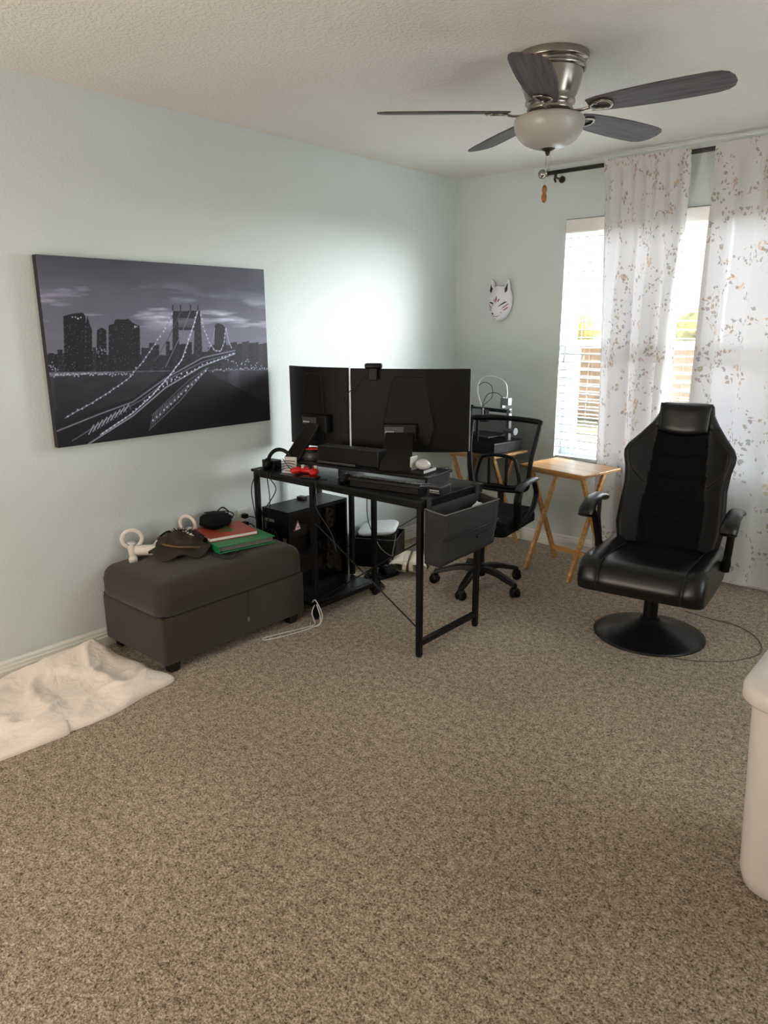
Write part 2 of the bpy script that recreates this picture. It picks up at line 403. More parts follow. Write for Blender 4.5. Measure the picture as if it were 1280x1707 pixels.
# baseboards with a moulded profile
BP = [(0, 0), (.015, 0), (.015, .045), (.012, .052), (.012, .062), (.009, .068), (.009, .078), (.004, .09), (0, .09)]
def baseboard(name, a, b, nrm):
    bm = BM(); a, b, nrm = Vector(a), Vector(b), Vector(nrm)
    A = [bm.verts.new(a+nrm*p+Vector((0, 0, q))) for p, q in BP]; B = [bm.verts.new(b+nrm*p+Vector((0, 0, q))) for p, q in BP]
    for i in range(len(BP)-1): bm.faces.new((A[i], A[i+1], B[i+1], B[i]))
    bm.faces.new(A); bm.faces.new(B[::-1])
    struct(link(name, bm, 'white'))
baseboard('baseboard_left', (0, RY, 0), (0, 0, 0), (1, 0, 0))
baseboard('baseboard_back', (.015, 0, 0), (RX, 0, 0), (0, -1, 0))
baseboard('baseboard_right', (RX, RY, 0), (RX, -.015, 0), (-1, 0, 0))
# window: twin single-hung vinyl units
bm = BM(); y0, y1 = .085, .138; cx = (WX0+WX1)/2
for a, b in ((WX0, WX0+.05), (cx-.045, cx+.045), (WX1-.05, WX1)): box(bm, a, b, y0, y1, WZ0, WZ1)
for a, b in ((WX0+.05, cx-.045), (cx+.045, WX1-.05)):
    box(bm, a, b, y0, y1, WZ0, WZ0+.05); box(bm, a, b, y0, y1, WZ1-.05, WZ1)
    box(bm, a, b, y0+.005, y1-.005, 1.335, 1.385)
    box(bm, a, a+.035, y0+.01, y0+.035, WZ0+.05, 1.335); box(bm, b-.035, b, y0+.01, y0+.035, WZ0+.05, 1.335)
    box(bm, a+.035, b-.035, y0+.01, y0+.035, WZ0+.05, WZ0+.085)
win = struct(link('window_1', bm, 'vinyl', bevel=.003))
bm = BM(); box(bm, WX0+.05, cx-.045, .118, .122, WZ0+.05, WZ1-.05); link('pane', bm, 'glass', win)
bm = BM(); box(bm, cx+.045, WX1-.05, .118, .122, WZ0+.05, WZ1-.05); link('pane', bm, 'glass', win)
bm = BM(); box(bm, WX0, WX1, -.012, .085, WZ0-.018, WZ0); struct(link('trim_1', bm, 'white', bevel=.004))

# ============================================================= OUTSIDE
bm = BM(); box(bm, -30, 40, .14, 70, -.5, -.3)
g = N('dry_sunlit_grass'); ge = g.n('ShaderNodeNewGeometry'); no = g.n('ShaderNodeTexNoise', i_Scale=1.2, i_Detail=8.0); g.l(ge.outputs['Position'], no.inputs['Vector'])
g.l(g.ramp(no.outputs[0], [(.35, (.05, .048, .022, 1)), (.65, (.09, .08, .04, 1))]), g.b.inputs['Base Color']); g.b.inputs['Roughness'].default_value = 1
tag(link('lawn', bm, g.m), 'dry pale lawn outside the window', 'lawn')['kind'] = 'stuff'
bm = BM(); box(bm, -3, 7, .142, 3.6, -.3, -.285)
tag(link('bounce_patio', bm, mat('pale_concrete', '#8f8b84', .9, var=.08, scale=4)), 'added pale concrete slab, unseen below the window, bouncing light upward', 'patio')  # added slab, never in view, bounces daylight up to the ceiling
bm = BM()
for k in range(90):
    x = -14+k*.3; box(bm, x+.004, x+.296, 9.0, 9.03, -.3, 1.12+.01*math.sin(k*1.7))
g = N('tan_fence_boards'); ge = g.n('ShaderNodeNewGeometry'); no = g.n('ShaderNodeTexNoise', i_Scale=2.5, i_Detail=6.0); g.l(ge.outputs['Position'], no.inputs['Vector'])
g.l(g.ramp(no.outputs[0], [(.35, (.30, .20, .13, 1)), (.65, (.42, .30, .20, 1))]), g.b.inputs['Base Color']); g.b.inputs['Roughness'].default_value = 1
tag(link('board_fence', bm, g.m), 'tan board fence seen through the window blinds', 'fence')
g = N('yellow_green_foliage'); ge = g.n('ShaderNodeNewGeometry'); no = g.n('ShaderNodeTexNoise', i_Scale=3.0, i_Detail=6.0); g.l(ge.outputs['Position'], no.inputs['Vector'])
g.l(g.ramp(no.outputs[0], [(.4, (.15, .17, .04, 1)), (.6, (.34, .33, .09, 1))]), g.b.inputs['Base Color']); g.b.inputs['Roughness'].default_value = 1
gb = mat('tree_bark', (.06, .045, .03, 1), .9)
rg = random.Random(3)
for k, (x, y, r) in enumerate([(-10.6, 16, 1.4), (-7.0, 15, 1.45), (-3.3, 16.5, 1.4), (.3, 15.5, 1.4)]):
    t = thing('broadleaf_tree', ['round yellow-green tree beyond the fence, leftmost behind the blind', 'wide yellow-green tree beyond the fence, second from the left',
              'yellow-green tree beyond the fence, third from the left', 'yellow-green tree beyond the fence, rightmost of the row'][k], 'tree', (x, y, -.3))
    bm = BM()
    for q in range(9):
        a = rg.random()*2*PI; rr = r*.55*rg.random()**.5
        ellipsoid(bm, (rr*math.cos(a), rr*math.sin(a), 1.36+rg.uniform(-.12, .32)), (r*.52, r*.52, r*.38), 18, 12, fn=lambda p: 1+.35*(noise.noise(p*3.1+Vector((q, k, 0)))))
    link('crown', bm, g.m, t, smooth=True)
    bm = BM(); tube(bm, [(0, 0, 0), (.03, 0, .5), (0, .02, 1.1)], [.12, .09, .07], 10); link('trunk', bm, gb, t, smooth=True)

# ============================================================= BLIND, ROD, CURTAINS
t = thing('window_blind', 'white horizontal slat blind hanging open in the window', 'blind', (0, 0, 0))
bm = BM(); box(bm, WX0+.003, WX1-.003, -.016, .062, 2.032, WZ1-.004)
link('valance', bm, 'white', t, bevel=.006)
bm = BM(); z = 2.005; k = 0
while z > WZ0+.07:
    tilt = 0
    pr = [(-.026, -.0022), (0, .0012), (.026, -.0022), (.026, .0020), (0, .0055), (-.026, .0020)]
    pts = [(a*math.cos(tilt)-b*math.sin(tilt)+.026, a*math.sin(tilt)+b*math.cos(tilt)+z) for a, b in pr]
    prism(bm, pts, WX0+.008, WX1-.008, lambda a, b, h: (h, a, b)); z -= .0505; k += 1
link('slats', bm, 'slat', t)
bm = BM(); box(bm, WX0+.008, WX1-.008, -.002, .054, WZ0+.012, WZ0+.034); link('bottom_rail', bm, 'vinyl', t, bevel=.004)
bm = BM()
for x in (.955, 1.36, 1.76, 2.16, 2.54):
    for y in (-.004, .055): bar(bm, (x, y, WZ0+.03), (x, y, 2.04), .0022, .0022)
link('ladder_cord', bm, 'white', t)
bm = BM(); tube(bm, [(.885, -.02, 2.03), (.884, -.022, 1.6), (.883, -.02, 1.28)], .0035, 6); link('tilt_cord', bm, 'white', t)
bm = BM(); lathe(bm, [(0, 1.24), (.006, 1.245), (.008, 1.26), (.004, 1.28), (0, 1.285)], 10, (.883, -.02)); link('cord_tassel', bm, 'white', t, smooth=True)

t = thing('curtain_rod', 'dark pewter curtain rod with ball finial above the window', 'curtain rod', (0, -.09, 2.38))
bm = BM(); tube(bm, [(.73, 0, 0), (2.8, 0, 0)], .0125, 14, smooth=0); link('rod', bm, 'pewter', t, smooth=True)
for x, s in ((.70, 1), (2.83, -1)):
    bm = BM(); ellipsoid(bm, (x, 0, 0), (.028, .028, .028), 20, 12)
    lathe(bm, [(.014, -.008), (.018, -.004), (.018, .004), (.014, .008)], 16, mtx=T(x+s*.032, 0, 0) @ Matrix.Rotation(PI/2, 4, 'Y'))
    link('ball_finial', bm, 'nickel' if s > 0 else 'pewter', t, smooth=True)
for x in (.79, 1.75, 2.72):
    bm = BM(); bar(bm, (x, .085, -.03), (x, .0, -.03), .012, .008); bar(bm, (x, 0, -.034), (x, 0, -.008), .014, .012, (0, 1, 0)); lathe(bm, [(.0, -.004), (.02, -.004), (.02, .004), (0, .004)], 16, mtx=T(x, .086, -.03) @ Matrix.Rotation(PI/2, 4, 'X'))
    tube(bm, [(x, -.012, -.036), (x, 0, -.05), (x, .004, -.052)], .007, 8)
    link('bracket', bm, 'pewter', t)

def curtain(name, label, xt, xb, zbot, folds, ampt, ampb, width, seed, hemwob=0):
    rr = random.Random(seed); ph = [rr.random()*6.28 for _ in range(6)]
    z1 = 2.402
    def f(u, v):
        z = zbot(u)+(z1-zbot(u))*v
        k = 1-v
        x0 = xt[0]+(xb[0]-xt[0])*k**.8; x1 = xt[1]+(xb[1]-xt[1])*k**.8
        w = ampt+(ampb-ampt)*min(1, k*1.6)
        ft = math.sin(2*PI*folds*2.6*u+ph[0]+1.2*math.sin(5*u+ph[1]))        # tight gathers near the rod
        fb = math.sin(2*PI*folds*u+ph[2]+1.6*math.sin(3.1*u+ph[3])+.25*math.sin(3*z+ph[4]))
        mix = min(1, k*3.2)
        y = -.09+ .010*ft*(1-mix)+w*fb*mix - .012*mix
        # the pocket wraps the rod
        if v > .965: y = -.1065+.003*ft*min(1, (1-v)/.01)
        x = x0+(x1-x0)*(u+.016*math.sin(2*PI*folds*u*2+ph[2])*mix)
        return Vector((x, min(y, -.028), z))
    bm = BM(); grid(bm, 260, 110, f, lambda u, v: (u*width, v*2.36))
    o = link(name, bm, curtain_mat(seed, width), None, smooth=True)
    # turned side hems as slightly heavier strips
    return tag(o, label, 'curtain', 'sheer curtains')
curtain('sheer_curtain', 'narrow gathered sheer floral curtain panel over the left of the window', (1.105, 1.60), (1.17, 1.60), lambda u: .035+.012*math.sin(9*u), 2.6, .012, .055, .95, 3)
curtain('sheer_curtain', 'wide flatter sheer floral curtain panel behind the black gaming chair', (1.722, 2.78), (1.73, 2.80), lambda u: .045+.018*math.sin(7*u+1), 3.4, .008, .036, 1.45, 11)

# ============================================================= CANVAS PICTURE
def art(nu, nv):
    """draws the night river view as colour values on a nu x nv raster; rows run bottom to top"""
    S = np.array([[145, 112], [1122, 175], [1158, 825], [240, 935]], float)   # corner marks of the sketch frame
    D = np.array([[0, nv-1], [nu-1, nv-1], [nu-1, 0], [0, 0]], float)
    A = []; b = []
    for (x, y), (X, Y) in zip(S, D):
        A += [[x, y, 1, 0, 0, 0, -X*x, -X*y], [0, 0, 0, x, y, 1, -Y*x, -Y*y]]; b += [X, Y]
    h = np.append(np.linalg.solve(np.array(A), np.array(b)), 1).reshape(3, 3)
    def m(p):
        q = h @ np.array([p[0], p[1], 1]); return q[:2]/q[2]
    yy, xx = np.mgrid[0:nv, 0:nu].astype(float)
    def nz(fx, fy, seed, oct=4):
        out = np.zeros((nv, nu)); amp = 1; tot = 0; rs = np.random.RandomState(seed)
        for o in range(oct):
            gx, gy = int(fx*2**o)+2, int(fy*2**o)+2; G = rs.rand(gy+1, gx+1)
            X = xx/nu*(gx-1); Y = yy/nv*(gy-1); i = X.astype(int); j = Y.astype(int); a = X-i; c = Y-j
            a = a*a*(3-2*a); c = c*c*(3-2*c)
            out += amp*((G[j, i]*(1-a)+G[j, i+1]*a)*(1-c)+(G[j+1, i]*(1-a)+G[j+1, i+1]*a)*c); tot += amp; amp *= .55
        return out/tot
    v = yy/nv; L = .33-.10*(v-.5)+0*xx
    wl = m((600, 610))[1]
    sky = .36+.05*nz(3, 4, 1)-.22*np.clip((v-.6)/.4, 0, 1)*nz(2, 2, 5)*1.2
    cl = nz(3, 16, 2, 5); band = np.exp(-((v-.80+.10*(xx/nu))/.10)**2)+.6*np.exp(-((v-.68)/.05)**2)
    sky = sky+np.clip((cl-.5)*5, 0, 1)*band*.30
    water = .075+.05*nz(12, 30, 3)+.06*np.clip(xx/nu-.55, 0, 1)
    L = np.where(yy > wl, sky, water*(.55+.9*yy/max(wl, 1)))
    dark = np.zeros((nv, nu)); 
    def poly(P, val, alpha=1):
        nonlocal L
        Q = np.array([m(p) for p in P]); ins = np.zeros((nv, nu), bool)
        for a in range(len(Q)):
            (x0, y0), (x1, y1) = Q[a-1], Q[a]
            c = ((y0 > yy) != (y1 > yy)) & (xx < (x1-x0)*(yy-y0)/(y1-y0+1e-9)+x0); ins ^= c
        L = np.where(ins, L*(1-alpha)+val*alpha, L); return ins
    def line(P, w, val, soft=.6, alpha=1):
        nonlocal L
        Q = [m(p) for p in P]
        d = np.full((nv, nu), 1e9)
        for (x0, y0), (x1, y1) in zip(Q, Q[1:]):
            dx, dy = x1-x0, y1-y0; tt = np.clip(((xx-x0)*dx+(yy-y0)*dy)/(dx*dx+dy*dy+1e-9), 0, 1)
            d = np.minimum(d, np.hypot(xx-x0-tt*dx, yy-y0-tt*dy))
        a = np.clip((w/2+soft-d)/soft, 0, 1)*alpha; L = L*(1-a)+val*a
    def dots(P, n, r, val, jit=0):
        nonlocal L
        Q = [np.array(m(p)) for p in P]; sg = [np.hypot(*(b-a)) for a, b in zip(Q, Q[1:])]; tot = sum(sg)
        for k in range(n):
            s = (k+.5)/n*tot; i = 0
            while s > sg[i] and i < len(sg)-1: s -= sg[i]; i += 1
            c = Q[i]+(Q[i+1]-Q[i])*s/sg[i]+rs.randn(2)*jit
            x0, x1 = int(max(0, c[0]-4)), int(min(nu, c[0]+5)); y0, y1 = int(max(0, c[1]-4)), int(min(nv, c[1]+5))
            if x1 <= x0 or y1 <= y0: continue
            sl = (slice(y0, y1), slice(x0, x1)); a = np.exp(-((xx[sl]-c[0])**2+(yy[sl]-c[1])**2)/(r*r)); L[sl] = L[sl]*(1-a)+val*a
    rs = np.random.RandomState(4)
    # skyline
    x = 175
    while x < 940:
        w = rs.randint(14, 40); top = rs.randint(478, 545); s = rs.uniform(.05, .12); poly([(x, 612), (x, top), (x+w, top), (x+w, 612)], s); x += w-3
    x = 940
    while x < 1160:
        w = rs.randint(20, 50); top = rs.randint(486, 505); poly([(x, 612), (x, top), (x+w, top-4), (x+w, 612)], rs.uniform(.10, .15)); x += w-3
    for P in ([(268, 612), (262, 372), (300, 362), (345, 357), (357, 372), (358, 612)], [(358, 612), (358, 400), (366, 370), (372, 400), (384, 430), (386, 612)],
              [(402, 612), (405, 432), (425, 420), (445, 432), (448, 612)], [(455, 612), (455, 412), (476, 405), (484, 387), (540, 385), (556, 400), (588, 415), (592, 612)]):
        poly(P, .055)
    for _ in range(900):
        cx_, cy_q = rs.uniform(185, 1150), rs.uniform(400, 606)
        q = m((cx_, cy_q)); i, j = int(q[0]), int(q[1])
        if 0 <= i < nu-1 and 0 <= j < nv-1 and L[j, i] < .16:
            L[j, i] = rs.uniform(.18, .5)
    dots([(205, 575), (235, 600)], 10, 1.2, .7, 3); dots([(305, 375), (335, 380)], 5, 1.3, .85, 1); dots([(562, 415), (580, 425)], 4, 1.3, .75, 1); dots([(400, 520), (445, 518)], 14, 1.2, .6, 3)
    dots([(205, 620), (560, 622)], 46, 1.3, .75, 1.5); dots([(900, 606), (1150, 600)], 34, 1.4, .8, 2); dots([(960, 560), (1120, 590)], 18, 1.4, .75, 6)
    line([(1000, 615), (990, 750)], 14, .34, 14, .45); line([(205, 640), (225, 760)], 5, .25, 6, .4)
    line([(205, 612), (1150, 606)], 1.2, .32)
    # far tower and bridge towers
    poly([(910, 545), (912, 412), (925, 404), (945, 410), (958, 425), (962, 545)], .12)
    tw = .085
    poly([(728, 640), (730, 352), (750, 352), (762, 560), (758, 640)], tw); poly([(818, 610), (828, 352), (848, 352), (862, 590), (868, 770), (832, 770)], tw)
    poly([(728, 352), (728, 380), (850, 384), (848, 350)], tw); poly([(735, 420), (735, 432), (850, 436), (850, 424)], tw); poly([(735, 380), (735, 432), (850, 436), (850, 384)], .13, .6)
    for a in (730, 763, 806, 838): line([(a, 352), (a, 328)], 2.2, tw)
    for a in range(6):
        y = 440+a*30; line([(830, y), (856, y+28)], 1, .22, .6, .8); line([(856, y), (830, y+28)], 1, .22, .6, .8); line([(738, y), (758, y+28)], 1, .2, .6, .8)
    for a in range(5):
        y = 620+a*28; line([(838, y), (864, y+26)], 1, .2, .6, .8); line([(864, y), (838, y+26)], 1, .2, .6, .8)
    # deck
    poly([(240, 935), (232, 862), (330, 800), (560, 724), (700, 620), (800, 570), (1000, 520), (1008, 540), (900, 580), (870, 620), (760, 730), (640, 870), (500, 900), (380, 925)], .05)
    poly([(880, 612), (1158, 760), (1158, 825), (640, 880), (760, 735)], .045, .8)
    line([(236, 862), (420, 790), (560, 740), (700, 640), (860, 552), (1000, 522)], 2.2, .42)
    line([(300, 905), (470, 800), (600, 730), (720, 640), (860, 570), (1000, 532)], 1.6, .34)
    line([(360, 925), (560, 800), (700, 680), (860, 588), (1000, 536)], 2.4, .5)
    line([(630, 862), (760, 740), (880, 600)], 1.6, .36); line([(640, 800), (800, 650), (880, 596)], 1.4, .3)
    for k in range(26):
        a = k/25; p0 = (635+(880-635)*a, 850+(600-850)*a); p1 = (650+(884-650)*a, 790+(596-790)*a); q1 = (655+(884-650)*a, 790+(592-790)*a)
        line([p0, p1], 1.1, .4, .6, .9); 
        if k % 2: line([(p0[0]+8, p0[1]-8), q1], 1, .35, .6, .8)
    for k in range(9):
        a = k/8; line([(370+150*a, 878-95*a), (392+150*a, 838-88*a)], 1.6, .62, .7, .9); line([(392+150*a, 838-88*a), (400+150*a, 862-90*a)], 1.2, .45, .7, .8)
    dots([(640, 830), (760, 715), (878, 604)], 16, 1.9, .9, 1); dots([(700, 668), (860, 584), (1000, 534)], 18, 1.6, .9, 1); dots([(600, 745), (720, 650), (800, 606)], 10, 1.8, .95, 1)
    # cables with their lamps
    c1 = [(730, 352), (705, 412), (655, 490), (600, 570), (540, 640), (450, 702), (372, 750), (325, 775), (270, 806)]
    c2 = [(838, 352), (808, 450), (770, 560), (722, 622), (640, 716), (560, 788), (420, 880)]
    c3 = [(848, 360), (862, 420), (885, 478), (912, 522), (938, 525), (952, 490), (960, 425)]
    line(c1, 1.3, .45); line(c2, 1.6, .6); line(c3, 1.3, .5); line([(960, 425), (972, 480), (986, 512)], 1.4, .6); line([(912, 425), (905, 470), (885, 520)], 1.2, .5)
    line([(806, 352), (765, 455), (700, 590)], 1.1, .4); line([(766, 352), (715, 460), (655, 565)], 1, .25)
    dots(c1, 30, 1.6, .82, .9); dots(c2, 36, 1.7, .88, .9); dots(c3, 18, 1.5, .8, .6)
    L = np.clip(L*1.08+.012*(rs.rand(nv, nu)-.5), 0, 1)
    # bluish black and white print
    t_ = np.stack([L*.98+.01, L*.975+.012, L*1.09+.022], -1)
    t_ = np.clip(t_, 0, 1)
    lin_ = np.where(t_ <= .04045, t_/12.92, ((t_+.055)/1.055)**2.4)
    return lin_
NU, NV = 520, 346
img = art(NU, NV)
py0, py1, pz0, pz1 = -2.972, -1.780, .979, 1.771
t = thing('canvas_picture', 'black and white canvas print of a lit suspension bridge at night on the left wall', 'picture', (0, (py0+py1)/2, pz0))
PW, PHt = py1-py0, pz1-pz0
me = bpy.data.meshes.new('canvas_print')
jj, ii = np.mgrid[0:NV, 0:NU]
co = np.stack([np.full(ii.shape, .0322), -PW/2+.001+(PW-.002)*ii/(NU-1), .001+(PHt-.002)*jj/(NV-1)], -1).reshape(-1, 3)
a = (jj[:-1, :-1]*NU+ii[:-1, :-1]).ravel(); quads = np.stack([a, a+1, a+NU+1, a+NU], 1)
me.from_pydata(co.tolist(), [], quads.tolist())
ca = me.color_attributes.new('print', 'FLOAT_COLOR', 'POINT'); ca.data.foreach_set('color', np.concatenate([img.reshape(-1, 3), np.ones((NU*NV, 1))], 1).ravel().astype(np.float32))
pm = N('printed_canvas'); at = pm.n('ShaderNodeVertexColor', layer_name='print'); pm.l(at.outputs[0], pm.b.inputs['Base Color']); pm.b.inputs['Roughness'].default_value = .6; pm.b.inputs['Specular IOR Level'].default_value = .3
tc = pm.n('ShaderNodeTexCoord'); nn = pm.n('ShaderNodeTexNoise', i_Scale=500.0); pm.l(tc.outputs['Object'], nn.inputs['Vector']); pm.bump(nn.outputs[0], .2, .0006)
me.materials.append(pm.m); o = bpy.data.objects.new('canvas_print', me); COL.objects.link(o); o.parent = t
bm = BM(); box(bm, .001, .032, -PW/2, PW/2, 0, PHt); link('stretcher_frame', bm, mat('dark_canvas_wrap', '#232228', .8), t, bevel=.002)

# ============================================================= CEILING FAN
t = thing('ceiling_fan', 'brushed nickel ceiling fan with five grey wood blades and frosted bowl light', 'ceiling fan', (1.640, -1.732, 2.44)); t.scale = (1, 1, .875)
bm = BM(); lathe(bm, [(.0, 0), (.128, 0), (.133, -.006), (.133, -.03), (.126, -.038), (.120, -.040), (.120, -.050), (.125, -.054), (.123, -.062), (.117, -.066)], 48, top=False, bot=False); link('ceiling_mount', bm, 'nickel', t, smooth=True, bevel=.0015, angle=40)
bm = BM(); lathe(bm, [(.115, -.062), (.112, -.08), (.106, -.115), (.095, -.150), (.086, -.168), (.091, -.174), (.091, -.184), (.084, -.190), (.080, -.198), (.085, -.206), (.082, -.214), (.066, -.220), (.0, -.220)], 48, top=False, bot=False); link('motor_housing', bm, 'nickel', t, smooth=True)
bm = BM(); lathe(bm, [(.060, -.216), (.058, -.232), (.056, -.242), (.054, -.246), (0, -.246)], 40, top=False, bot=False); link('switch_housing', bm, 'nickel', t, smooth=True)
bp = [(.050, -.226), (.078, -.227), (.106, -.231), (.124, -.238), (.130, -.248), (.129, -.268), (.123, -.292), (.110, -.316), (.090, -.336), (.062, -.350), (.030, -.357), (.0, -.359)]
ip = [(r*.97, z+.004) for r, z in bp[::-1]]
bm = BM(); lathe(bm, bp, 56, top=False, bot=False); link('bowl_shade', bm, 'bowl', t, smooth=True)
bm = BM(); lathe(bm, [(.0, -.350), (.026, -.352), (.028, -.357), (.020, -.363), (.010, -.368), (.008, -.378), (.004, -.384), (0, -.386)], 24, top=False, bot=False); link('finial', bm, 'pewter', t, smooth=True)
for dx, L in ((-.006, .51), (.010, .44)):
    bm = BM(); z = -.384
    while z > -L: ellipsoid(bm, (dx, 0, z), (.0014, .0014, .0022), 6, 4); z -= .006
    bar(bm, (dx, 0, -.38), (dx, 0, -L), .0008, .0008)
    link('pull_chain', bm, 'nickel', t)
bm = BM(); lathe(bm, [(0, -.572), (.006, -.569), (.0095, -.558), (.010, -.543), (.006, -.533), (.009, -.525), (.0095, -.513), (.006, -.503), (0, -.498)], 14, (-.006, 0), top=False, bot=False); link('pull_fob', bm, 'fob', t, smooth=True)
BL = [(.150, -.040), (.19, -.052), (.28, -.063), (.40, -.070), (.50, -.071), (.575, -.069), (.608, -.062), (.628, -.048), (.640, -.020), (.642, .012), (.632, .040), (.612, .058), (.575, .068), (.50, .071), (.40, .070), (.28, .063), (.19, .052), (.150, .040)]
for k in range(5):
    ang = math.radians(-67.5+72*k)
    pit = math.radians(-13)       # the counter-clockwise edge hangs lower
    R_ = RZ(ang) @ T(0, 0, -.215) @ Matrix.Rotation(pit, 4, 'X')
    bm = BM(); prism(bm, BL, -.003, .003, lambda a, b, h: (a, b, h)); o = link('blade', bm, 'blade', t, bevel=.002)
    o.matrix_parent_inverse = Matrix.Identity(4); o.matrix_local = R_
    bm = BM()
    tube(bm, [(.062, 0, .0), (.100, 0, -.012), (.135, 0, -.014), (.16, 0, -.009)], .008, 8, flat=.6)
    tube(bm, [(.155, 0, -.010), (.175, -.020, -.008), (.215, -.030, -.007), (.235, 0, -.007), (.215, .030, -.007), (.175, .020, -.008)], .0055, 8, closed=True, flat=.7)
    for a, b in ((.185, -.02), (.185, .02), (.232, 0)): ellipsoid(bm, (a, b, -.009), (.006, .006, .004), 8, 6)
    o = link('blade_iron', bm, 'nickel', t, smooth=True); o.matrix_local = R_

# ============================================================= FOX MASK
t = thing('fox_mask', 'white painted fox mask with red markings hanging on the back wall', 'mask', (.385, -.002, 1.63), math.radians(0))
def mw(z): # half width at height z
    if z > 0: return .088*math.sqrt(max(0, 1-(z/.105)**3)) if z < .105 else 0
    return .088*(max(0, 1-(abs(z)/.122)**1.9))**.62
def msurf(x, z):
    w = max(mw(z), .001); a = min(1, abs(x)/w)
    d = .012+.050*math.sqrt(max(0, 1-a*a))*(1-.25*(z/.16)**2)
    d += .055*math.exp(-((x)/.026)**2-((z+.062)/.040)**2)
    d += .010*math.exp(-(x/.018)**2-((z+.01)/.05)**2)
    d -= .012*math.exp(-((abs(x)-.04)/.016)**2-((z+.005)/.02)**2)
    return -d
bm = BM()
def fm(u, v):
    z = -.1178+.245*v if v < .5 else -.1178+.245*v
    z = -.1215+.226*v; w = mw(z); x = (u*2-1); x = math.sin(x*PI/2)*w
    return Vector((x, msurf(x, z) if abs(u-.5) < .499 else -.004, z))
grid(bm, 44, 44, fm); link('face', bm, 'mask', t, smooth=True, solid=.003)
for s in (-1, 1):
    bm = BM()
    def fe(u, v, s=s):
        w = .036*(1-v)**.8+.001; x = s*(.050+.012*v)+w*(u*2-1); z = .045+.105*v
        return Vector((x, -.022-.026*(1-(u*2-1)**2)*(1-v*.6), z))
    grid(bm, 12, 14, fe); e = link('ear', bm, 'mask', t, smooth=True, solid=.004)
    bm = BM()
    def fi(u, v, s=s):
        w = .016*(1-v)**.8*(.4+.6*min(1, v*4)); x = s*(.053+.010*v)+w*(u*2-1); z = .062+.058*v
        return Vector((x, -.0510+.012*v+.004*abs(u*2-1), z))
    grid(bm, 6, 8, fi); link('inner_ear', bm, 'mask_black', e, solid=.002)
def stroke(name, m_, P, w):
    bm = BM(); P = smoothpts([(a, 0, b) for a, b in P], 6); n = len(P); A = []; B = []
    for i, p in enumerate(P):
        d = (P[min(i+1, n-1)]-P[max(i-1, 0)]).normalized(); q = Vector((-d.z, 0, d.x)); ww = w*(.25+.75*math.sin(PI*(i+.3)/(n-.4)))
        for lst, sg in ((A, 1), (B, -1)):
            r = p+q*ww*sg; lst.append(bm.verts.new((r.x, msurf(r.x, r.z)-.0022, r.z)))
    for i in range(n-1): bm.faces.new((A[i], A[i+1], B[i+1], B[i]))
    return link(name, bm, m_, t, solid=.0012)
for s in (-1, 1):
    stroke('eye', 'mask_black', [(s*.022, -.030), (s*.036, -.012), (s*.056, -.002), (s*.068, .000)], .0045)
    stroke('cheek_stripe', 'mask_red', [(s*.040, -.042), (s*.060, -.026), (s*.078, -.010)], .003)
    stroke('cheek_stripe', 'mask_red', [(s*.046, -.056), (s*.062, -.044), (s*.074, -.032)], .003)
    stroke('whisker_dot', 'mask_black', [(s*.034, -.070), (s*.037, -.066)], .003)
    stroke('mouth_line', 'mask_black', [(0, -.091), (s*.012, -.094), (s*.026, -.088)], .0012)
    stroke('forehead_mark', 'mask_red', [(s*.011, .000), (s*.017, .012), (s*.021, .020)], .0035)
stroke('forehead_mark', 'mask_red', [(0, -.002), (0, .018), (0, .036)], .0048)
stroke('nose', 'mask_black', [(-.006, -.074), (0, -.076), (.006, -.074)], .006)

# ============================================================= DESK
DX0, DX1, DY0, DY1, DZ = .090, 1.245, -1.98, -1.485, .745
desk = thing('computer_desk', 'black metal framed computer desk with black top', 'desk', (.667, -1.732, 0)); O = Vector((.667, -1.732, 0))
def db(bm, a, b, w=.025, d=.025): bar(bm, Vector(a)-O, Vector(b)-O, w, d)
bm = BM(); box(bm, DX0-O.x, DX1-O.x, DY0-O.y, DY1-O.y, .730, DZ); link('desktop', bm, 'black_board', desk, bevel=.002)
for x in (.115, .545, 1.228):
    for y in (-1.962, -1.502):
        bm = BM(); db(bm, (x, y, .006), (x, y, .728)); l = link('leg', bm, 'black_metal', desk, bevel=.002)
        bm = BM(); lathe(bm, [(0, 0), (.014, 0), (.014, .008), (0, .008)], 12, (x-O.x, y-O.y)); link('foot_pad', bm, 'foot_black', l)
bm = BM(); db(bm, (.375, -1.502, .085), (.375, -1.502, .728)); link('leg', bm, 'black_metal', desk, bevel=.002)
bm = BM()
for y in (-1.962, -1.502): db(bm, (.128, y, .717), (1.215, y, .717), .022, .022)
for x in (.115, .545, 1.228): db(bm, (x, -1.949, .717), (x, -1.515, .717), .022, .022)
link('top_rail', bm, 'black_metal', desk)
for x in (.115, .545, 1.228):
    bm = BM(); db(bm, (x, -1.949, .066), (x, -1.515, .066), .024, .024); link('lower_rail', bm, 'black_metal', desk)
bm = BM(); box(bm, .128-O.x, .532-O.x, -1.965-O.y, -1.50-O.y, .060, .080); link('bottom_shelf', bm, 'black_board', desk, bevel=.002)
bm = BM(); tube(bm, [Vector((.558, -1.962, .52))-O, Vector((1.216, -1.962, .14))-O], .0035, 8, smooth=0); link('cross_brace', bm, 'black_metal', desk)
bm = BM(); tube(bm, [Vector((1.216, -1.956, .55))-O, Vector((.558, -1.956, .11))-O], .0035, 8, smooth=0); link('cross_brace', bm, 'black_metal', desk)

